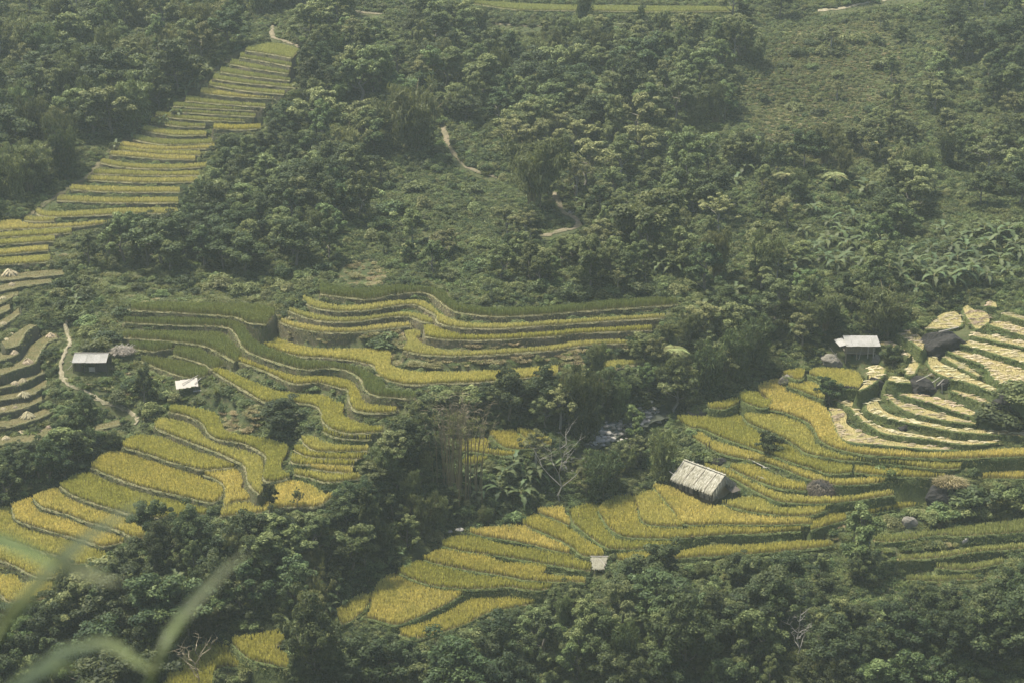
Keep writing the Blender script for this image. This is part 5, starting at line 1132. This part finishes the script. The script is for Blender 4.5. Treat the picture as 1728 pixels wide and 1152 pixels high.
# --- the woods: many single plants, spread over the unfarmed ground
WOODS = [
 ('wood at the upper left corner', [(-70, -60), (300, -60), (440, 20), (445, 45), (400, 88), (300, 168), (230, 215), (150, 290), (90, 325), (-70, 360)], dict(bamboo=64, broad=76), (5.6, 9.6)),
 ('wood along the top edge', [(300, -60), (790, -60), (780, 14), (700, 40), (560, 60), (515, 80), (470, 60), (450, 20)], dict(broad=34, bamboo=6), (5, 8)),
 ('upper middle wood', [(515, 70), (800, 30), (1250, 30), (1310, 70), (1230, 200), (1130, 260), (1010, 330), (900, 300), (840, 280), (770, 200), (700, 250), (620, 290), (560, 300), (505, 180)], dict(broad=165, bamboo=24, shrub=20), (4.8, 8.6)),
 ('wood at the top right', [(1240, -60), (1800, -60), (1800, 230), (1560, 235), (1530, 110), (1560, 20), (1370, 35), (1320, 70)], dict(broad=58, shrub=10), (4.8, 8.2)),
 ('right hillside wood', [(1130, 270), (1330, 260), (1500, 265), (1800, 210), (1800, 480), (1640, 505), (1540, 540), (1410, 560), (1300, 640), (1210, 640), (1140, 560), (1160, 470), (1010, 440), (1000, 350)], dict(broad=95, bamboo=20, banana=14, shrub=14), (4.0, 7.2)),
 ('dark wood below the upper flight', [(125, 400), (330, 350), (310, 300), (360, 270), (450, 200), (520, 150), (560, 300), (630, 300), (610, 410), (560, 440), (400, 470), (200, 460), (150, 470)], dict(broad=98, bamboo=4, shrub=8), (4.6, 7.6)),
 ('brushy slope above the curved flight', [(620, 310), (760, 290), (860, 310), (1000, 410), (1160, 480), (1140, 505), (900, 505), (770, 490), (690, 465), (655, 430), (600, 420)], dict(shrub=46, broad=16), (3.0, 5.0)),
 ('wood right of the dirt tracks', [(880, 320), (1010, 340), (1160, 465), (1140, 500), (900, 500), (850, 440), (880, 405), (985, 400), (985, 360)], dict(broad=46, shrub=10, banana=4), (3.6, 6.0)),
 ('stream belt', [(650, 800), (715, 690), (940, 660), (1000, 620), (1100, 570), (1200, 570), (1320, 640), (1240, 662), (1150, 690), (1110, 720), (1000, 780), (1130, 770), (1140, 815), (950, 850), (860, 880), (740, 900), (640, 960), (590, 900)], dict(bamboo=24, broad=36, shrub=16), (3.4, 6.0)),
 ('thicket at the lower left', [(-70, 1030), (60, 1040), (100, 1000), (180, 945), (250, 925), (380, 890), (560, 870), (620, 820), (660, 900), (740, 910), (640, 975), (570, 1040), (570, 1070), (500, 1060), (400, 1075), (290, 1120), (260, 1220), (-70, 1220)], dict(broad=66, bamboo=9, banana=6, shrub=8), (4.0, 6.8)),
 ('wood along the bottom edge', [(500, 1130), (690, 1095), (920, 1040), (1000, 1000), (1050, 970), (1410, 950), (1480, 930), (1530, 1000), (1680, 1000), (1800, 990), (1800, 1230), (480, 1230)], dict(broad=92, bamboo=6, shrub=10), (3.6, 6.8)),
 ('wood left of the lower left fields', [(-70, 775), (0, 765), (110, 745), (200, 725), (240, 725), (200, 752), (100, 825), (0, 865), (-70, 880)], dict(broad=22, shrub=8), (3.0, 5.0)),
 ('scrub round the tin-roofed hut', [(20, 500), (110, 470), (225, 480), (205, 560), (215, 610), (300, 640), (370, 665), (290, 690), (250, 715), (200, 700), (120, 660), (95, 580)], dict(shrub=24), (1.6, 2.4)),
 ('hillside clearing', [(1320, 60), (1520, 40), (1560, 240), (1400, 290), (1330, 260), (1250, 205)], dict(broad=12, shrub=34), (3, 5)),
 ('grassy banks at the lower right', [(1560, 815), (1760, 820), (1760, 870), (1620, 880), (1500, 895), (1490, 880)], dict(shrub=18), (1.5, 2.5)),
 ('bank below the curved flight', [(660, 690), (700, 655), (940, 645), (950, 670), (720, 690)], dict(shrub=16), (1.5, 2.5)),
 ('slope behind the green terraces', [(230, 480), (440, 475), (560, 445), (530, 480), (470, 510), (230, 505)], dict(shrub=22), (1.5, 2.5))]
TREE = {0: 'evergreen_tree', 1: 'evergreen_tree', 2: 'bushy_tree', 3: 'bushy_tree', 4: 'pale_leaved_tree', 5: 'large_leaved_tree', 6: 'feathery_tree', 7: 'climber_clad_tree'}
PL = list(placed); used = {}
def place_word(px, py, poly):
    u = (px - poly[:, 0].min()) / np.ptp(poly[:, 0]); v = (py - poly[:, 1].min()) / np.ptp(poly[:, 1])
    a = 'upper' if v < .34 else 'lower' if v > .67 else 'middle'; b = 'left' if u < .25 else 'centre left' if u < .5 else 'centre right' if u < .75 else 'right'
    return f'{a} {b}'
for name, poly, want, hr in WOODS:
    poly = np.array(poly, float); x0, y0 = poly.min(0); x1, y1 = poly.max(0)
    for kd, target in want.items():
        done = 0
        for _ in range(target * 14):
            if done >= target: break
            px, py = rng.uniform(x0, x1), rng.uniform(y0, y1)
            if not inpoly(np.array([px]), np.array([py]), poly)[0]: continue
            b = hit(px, py, False)
            if masked(px, py, True) or b.y > 402: continue
            hm = {'broad': rng.uniform(*hr), 'bamboo': rng.uniform(hr[0] + .5, hr[1] + 1.2), 'shrub': rng.uniform(.9, 2.1), 'banana': rng.uniform(2.6, 3.6)}[kd]; pm = pxm(b); s = hm / REAL[kd][0]; squ = rng.uniform(.8, 1.45); s *= (1.35 if kd == 'broad' and rng.random() < .1 else 1)
            ok = False
            for _k in range(5):
                rr = REAL[kd][1] * s * squ; hp = REAL[kd][0] * s * pm * .95; rp = rr * pm
                ang = np.linspace(0, math.pi, 9); ex = px + np.cos(ang) * rp * .9; ey = py - hp * .55 - np.sin(ang) * hp * .45
                hitn = masked(np.concatenate([ex, px + np.tile([-.75, -.35, 0, .35, .75], 4) * rp]), np.concatenate([ey, py - np.repeat([.25, .45, .65, .82], 5) * hp]), True).sum()
                if hitn <= 0: ok = True; break
                s *= .82
            if not ok or REAL[kd][0] * s < (.7 if kd == 'shrub' else 1.6): continue
            sep = .36 if kd != 'shrub' else .42
            if any((b.x - q[0]) ** 2 + (b.y - q[1]) ** 2 < (sep * (rr + q[2])) ** 2 for q in PL): continue
            var = int(rng.integers(len(protos[kd]))) if kd in protos else 0
            if kd == 'broad':
                if 'dark' in name: var = int(rng.choice([0, 1, 2, 7, 3, 0]))
                elif 'bottom' in name or 'lower left' in name: var = int(rng.choice([0, 1, 2, 3, 0, 1, 7, 0]))
                else: var = int(rng.choice([0, 1, 2, 2, 3, 3, 4, 4, 5, 6, 7]))
            if kd == 'bamboo' and 'corner' in name: var = int(rng.choice([0, 2, 4, 1]))
            rel = REAL[kd][0] * s / {'broad': 5.2, 'bamboo': 6.6, 'shrub': 1.4, 'banana': 3.1}[kd]; size = 'tall' if rel > 1.12 else 'low' if rel < .82 else 'middling'
            look = {'broad': lambda: broad_w[var], 'bamboo': lambda: bamboo_w[var], 'shrub': lambda: shrub_w[var], 'banana': lambda: 'young'}[kd]()
            noun = {'broad': 'tree', 'bamboo': 'bamboo clump', 'shrub': 'shrub', 'banana': 'banana plant'}[kd]
            cat = {'broad': 'tree', 'bamboo': 'bamboo', 'shrub': 'shrub', 'banana': 'banana plant'}[kd]
            lab = f'{size} {look} {noun}, {place_word(px, py, poly)} of the {name}'
            o = put(kd, var, (b.x, b.y, float(gz(b.x, b.y)) - .08), s, rng.random() * 6.28, lab, cat, f'{size} {look} {noun}s, {place_word(px, py, poly)}, {name}', squ)
            if kd == 'broad': o.name = TREE[var]; o['category'] = TREE[var].replace('_', ' ').replace('evergreen', 'evergreen')
            PL.append((b.x, b.y, rr)); used[kd] = used.get(kd, 0) + 1; done += 1
print('PLANTS', used)
# ------------------------------------------------------------------ undergrowth over all unfarmed ground (uncountable): instances on points
tuft_src = []
for i, (mt, lab) in enumerate((('grass', 'tall green grass tuft on the bank below the stilted hut'), ('dry_grass', 'dry grass tuft on the mound above the curved flight'))):
    p = hit(*((1500, 612), (600, 470))[i], False); o = mobj('grass_tuft', make_tuft(50 + i, mt), None, p); tag(o, lab, 'grass tuft'); tuft_src.append(o)
srcs = []
for v in range(5):
    for ob in bpy.data.objects:
        if ob.type == 'MESH' and ob.data == shrub_p[v][1]: srcs.append(ob); break
    else:
        p = hit(300 + 40 * v, 490, False); r = put('shrub', v, (p.x, p.y, p.z), .6, 0, f'{shrub_w[v]} low shrub on the slope behind the curved flight', 'shrub', None); srcs.append(r.children[1])
srcs += tuft_src
for i, (mt, ll_, lab) in enumerate((('leaf_mid', .2, 'low mid-green weed patch on the slope behind the green terraces'), ('leaf_dark', .24, 'low dark weed patch on the slope behind the green terraces'), ('grass', .24, 'low grassy patch on the mound above the lower left fields'))):
    rnd = np.random.default_rng(60 + i); k = 14; a_ = rnd.random(k) * 6.28; q_ = np.sqrt(rnd.random(k)) * .85; C_ = np.stack([np.cos(a_) * q_, np.sin(a_) * q_, .02 + .08 * rnd.random(k)], 1)
    V_, F_, ti = leafcloud(C_, .28 + .16 * rnd.random(k), 22, ll_, (.55, .5, .16)[i], rnd, .6, .2, .4, .7); p = hit(*((300, 492), (400, 492), (420, 705))[i], False); o = mobj('weed_patch', amesh('weed_patch', V_, F_, M[mt], {'tint': ti}), None, p); tag(o, lab, 'weeds'); srcs.append(o)
LOWM = np.array([(620, 320), (760, 285), (850, 310), (900, 380), (900, 420), (760, 400), (680, 440), (600, 420)], float)
OPEN = [np.array(q, float) for q in ([(1330, 50), (1510, 30), (1560, 230), (1400, 295), (1280, 240), (1240, 150)], [(560, 470), (585, 445), (625, 435), (655, 460), (650, 485), (590, 487)], [(375, 700), (400, 685), (450, 680), (450, 715), (420, 735), (385, 730)], [(660, 560), (1060, 560), (1060, 625), (700, 628), (470, 590), (450, 540), (480, 530)], [(1380, 600), (1760, 520), (1760, 790), (1400, 740)], [(640, 250), (600, 255), (380, 200), (430, 150), (480, 160)], [(85, 400), (125, 400), (140, 450), (90, 450)], [(200, 480), (450, 480), (470, 560), (420, 640), (300, 690), (250, 715), (190, 690), (95, 640), (95, 560), (150, 540)], [(540, 690), (690, 660), (680, 760), (620, 820), (500, 830), (480, 760)], [(1360, 800), (1728, 800), (1728, 1000), (1480, 1000), (1380, 900)])]
nP = 130000
ux = rng.uniform(-144, 144, nP * 3); uy = rng.uniform(146, 402, nP * 3); keepf = np.abs(ux) < uy * .288 * 1.12 + 6; ux, uy = ux[keepf][:nP], uy[keepf][:nP]
_q = [hit(a_, b_, False) for a_, b_ in zip(rng.uniform(1240, 1560, 400), rng.uniform(40, 295, 400))]; _cx = rng.choice([q.x for q in _q], 14000) + rng.normal(0, 2.5, 14000); _cy = rng.choice([q.y for q in _q], 14000) + rng.normal(0, 2.5, 14000)
ux = np.concatenate([ux, _cx]); uy = np.concatenate([uy, _cy])
uz = gz(ux, uy); cellm = sample(msk.astype(float), ux, uy) > .02
pxs, pys, dd = project(ux, uy, uz); openm = np.zeros(len(ux), bool)
drym = np.zeros(len(ux), bool)
for qi, q in enumerate(OPEN):
    im = inpoly(pxs, pys, q); openm |= im
    if qi in (1, 2, 3): drym |= im
    if qi == 0: clearm = im
ok = ~cellm
for C, w_ in path_lines:
    d2 = np.full(len(ux), 1e9)
    for p in C[::2]: d2 = np.minimum(d2, (ux - p[0]) ** 2 + (uy - p[1]) ** 2)
    ok &= d2 > (w_ * .42) ** 2
carpet = rng.random(len(ux)) < .62; lowm = inpoly(pxs, pys, LOWM)
thick = 1 + 1.0 * vnoise(ux, uy, 9) + .5 * vnoise(ux + 30, uy, 3.5)
sc_u = np.where(openm, rng.uniform(.22, .5, len(ux)), rng.uniform(.35, 1.0, len(ux)) * thick)
sc_u = np.where(lowm, sc_u * .6, sc_u); sc_u = np.where(carpet, rng.uniform(.5, 1.2, len(ux)), sc_u)
pmu = FPX / dd; hs_ = np.where(carpet, .6, 1.25)
for _ in range(5):   # low where they would stand before a field
    bad = masked(pxs, pys - hs_ * sc_u * pmu) | masked(pxs - .6 * sc_u * pmu, pys - .6 * hs_ * sc_u * pmu) | masked(pxs + .6 * sc_u * pmu, pys - .6 * hs_ * sc_u * pmu); sc_u = np.where(bad, sc_u * .72, sc_u)
ok &= sc_u > .14
ok &= carpet | ~(openm & (rng.random(len(ux)) < .25))
ux, uy, uz, sc_u, openm, carpet, drym, clearm = ux[ok], uy[ok], uz[ok], sc_u[ok], openm[ok], carpet[ok], drym[ok], clearm[ok]
kindu = np.where(openm, rng.choice([2, 0, 5, 6, 5, 5, 3], len(ux)), rng.choice([0, 1, 2, 3, 4, 1, 0, 5], len(ux)))
sc_u = np.where((kindu >= 5) & ~carpet, np.clip(sc_u * 1.5, .25, 1.2), sc_u)
kindu = np.where(carpet, np.where(openm, rng.choice([7, 8, 9, 9, 5], len(ux)), rng.choice([7, 8, 8, 7, 9], len(ux))), kindu)
kindu = np.where(drym & (rng.random(len(ux)) < .8), rng.choice([6, 6, 6, 9], len(ux)), kindu); kindu = np.where(clearm, rng.choice([6, 9, 9, 9, 9, 5, 2, 8, 7], len(ux)), kindu); sc_u = np.where(clearm, np.clip(sc_u, .15, .5) * (1 + .8 * vnoise(ux, uy, 6)), sc_u); sc_u = np.where(drym, np.clip(sc_u * (1 + 1.2 * vnoise(ux, uy, 4)), .2, .8), sc_u)
me = bpy.data.meshes.new('undergrowth'); me.vertices.add(len(ux)); me.vertices.foreach_set('co', np.stack([ux, uy, uz - .05], 1).astype(np.float32).ravel())
for nm, tp, arr in (('gs', 'FLOAT', sc_u.astype(np.float32)), ('gr', 'FLOAT', (rng.random(len(ux)) * 6.28).astype(np.float32)), ('gk', 'INT', kindu.astype(np.int32))):
    a = me.attributes.new(nm, tp, 'POINT'); a.data.foreach_set('value', arr)
ug = mobj('undergrowth', me); tag(ug, 'low shrubs, ferns and grass covering the unfarmed ground', 'undergrowth', None, 'stuff')
ng = bpy.data.node_groups.new('undergrowth', 'GeometryNodeTree'); ng.interface.new_socket('Geometry', in_out='INPUT', socket_type='NodeSocketGeometry'); ng.interface.new_socket('Geometry', in_out='OUTPUT', socket_type='NodeSocketGeometry')
gi = ng.nodes.new('NodeGroupInput'); go_ = ng.nodes.new('NodeGroupOutput'); jn = ng.nodes.new('GeometryNodeJoinGeometry')
def named(nm, tp):
    n = ng.nodes.new('GeometryNodeInputNamedAttribute'); n.data_type = tp; n.inputs[0].default_value = nm; return n.outputs[0]
for i, ob in enumerate(srcs):
    inf = ng.nodes.new('GeometryNodeObjectInfo'); inf.transform_space = 'ORIGINAL'; inf.inputs['Object'].default_value = ob; inf.inputs['As Instance'].default_value = True
    ip = ng.nodes.new('GeometryNodeInstanceOnPoints'); ng.links.new(gi.outputs[0], ip.inputs['Points']); ng.links.new(inf.outputs['Geometry'], ip.inputs['Instance'])
    cp = ng.nodes.new('FunctionNodeCompare'); cp.data_type = 'INT'; cp.operation = 'EQUAL'; ng.links.new(named('gk', 'INT'), cp.inputs[2]); cp.inputs[3].default_value = i; ng.links.new(cp.outputs[0], ip.inputs['Selection'])
    cx = ng.nodes.new('ShaderNodeCombineXYZ'); ng.links.new(named('gr', 'FLOAT'), cx.inputs[2]); ng.links.new(cx.outputs[0], ip.inputs['Rotation']); ng.links.new(named('gs', 'FLOAT'), ip.inputs['Scale'])
    ng.links.new(ip.outputs[0], jn.inputs[0])
ng.links.new(jn.outputs[0], go_.inputs[0])
md = ug.modifiers.new('undergrowth', 'NODES'); md.node_group = ng
# ------------------------------------------------------------------ reeds close to the lens
def reed_leaf(P, width, tint):
    """P: list of points; returns a folded, tapering leaf"""
    C = catmull(np.array(P, float), .05); n = len(C); t = np.gradient(C, axis=0); t /= np.linalg.norm(t, axis=1)[:, None]
    side = np.cross(t, [0, -1.0, .25]); side /= np.linalg.norm(side, axis=1)[:, None]; u = np.linspace(0, 1, n)
    w_ = width * np.minimum(1, .35 + 3 * u) * np.clip((1 - u) * 2.2, 0, 1) ** .8
    V = np.concatenate([C - side * w_[:, None], C + np.array([0, .25, -.1]) * w_[:, None], C + side * w_[:, None]]); ix = np.arange(n - 1)
    F = np.concatenate([np.stack([k * n + ix, k * n + ix + 1, (k + 1) * n + ix + 1, (k + 1) * n + ix], 1) for k in (0, 1)])
    return V, F, {'tint': np.full(len(V), tint)}
def near(px, py, d):
    dx, dy, dz = ray(px, py); t = d / dy; return np.array([float(dx * t), float(dy * t), float(CZ + dz * t)])
def reed(name, label, root_px, d, leaves, stem):
    b = near(*root_px, d); g = np.array([b[0], b[1] , float(zbase(b[1]))]); h = empty(name, tuple(g)); tag(h, label, 'reed', 'reeds close to the camera')
    S = [near(x, y, d) - g for x, y in stem]; S = [np.array([S[0][0] - .05, 0, -.1]), (S[0] + np.array([S[0][0] - .05, 0, -.1])) * .55] + S
    MB().tube([tuple(q) for q in S], list(np.linspace(.011, .006, len(S))), 6).build('stem', M['reed_green'], h, smooth=True)
    for mt, wd, tint, L in leaves:
        V_, F_, at = reed_leaf([near(x, y, d + dd) - g for x, y, dd in L], wd, tint); mobj('leaf', amesh('leaf', V_, F_, M[mt], at, smooth=True), h)
reed('reed', 'blurred pale reed crossing the lower left corner, reaching up over the fields', (-70, 1250), 2.6,
     [('reed', .011, .6, [(-30, 1110, 0), (30, 1025, 0), (95, 950, .02), (165, 892, .04), (262, 832, .08)]), ('reed', .010, .45, [(92, 948, 0), (120, 958, 0), (160, 970, -.02), (206, 985, -.05)]),
      ('reed_green', .011, .3, [(100, 952, 0), (60, 935, .02), (10, 912, .05), (-60, 890, .1)])], [(-60, 1190), (-30, 1110), (20, 1035), (90, 955)])
reed('reed', 'blurred thin reed rising from the bottom edge left of the bare tree', (225, 1260), 2.8,
     [('reed', .009, .5, [(250, 1160, 0), (285, 1075, 0), (335, 1005, .03), (385, 955, .06), (424, 925, .1)]), ('reed_green', .008, .4, [(262, 1135, 0), (225, 1110, .02), (190, 1085, .05), (150, 1078, .1)])], [(232, 1230), (250, 1160), (285, 1075), (310, 1040)])
reed('reed', 'blurred bent reed leaf low in the bottom left corner', (-20, 1280), 2.5,
     [('reed', .009, .7, [(-10, 1185, 0), (50, 1140, 0), (110, 1098, 0), (170, 1084, .04), (230, 1110, .1)]), ('reed_green', .007, .5, [(30, 1150, 0), (90, 1128, .02), (155, 1122, .06)])], [(-20, 1240), (-10, 1185), (20, 1162)])
# ------------------------------------------------------------------ haze: even pale air round everything
m, t_, o_ = newmat('haze'); pv = t_.nodes.new('ShaderNodeVolumePrincipled')
pv.inputs['Color'].default_value = (.74, .86, .80, 1); pv.inputs['Density'].default_value = HAZE; pv.inputs['Anisotropy'].default_value = .0
t_.links.new(pv.outputs[0], o_.inputs['Volume'])
x0, x1, y0, y1 = float(axs.min()) - 5, float(axs.max()) + 5, float(ays.min()) - 5, float(ays.max()) + 5
hz = MB().box(((x0 + x1) / 2, (y0 + y1) / 2, 64), (x1 - x0, y1 - y0, 148)).build('haze', m); hz['kind'] = 'stuff'
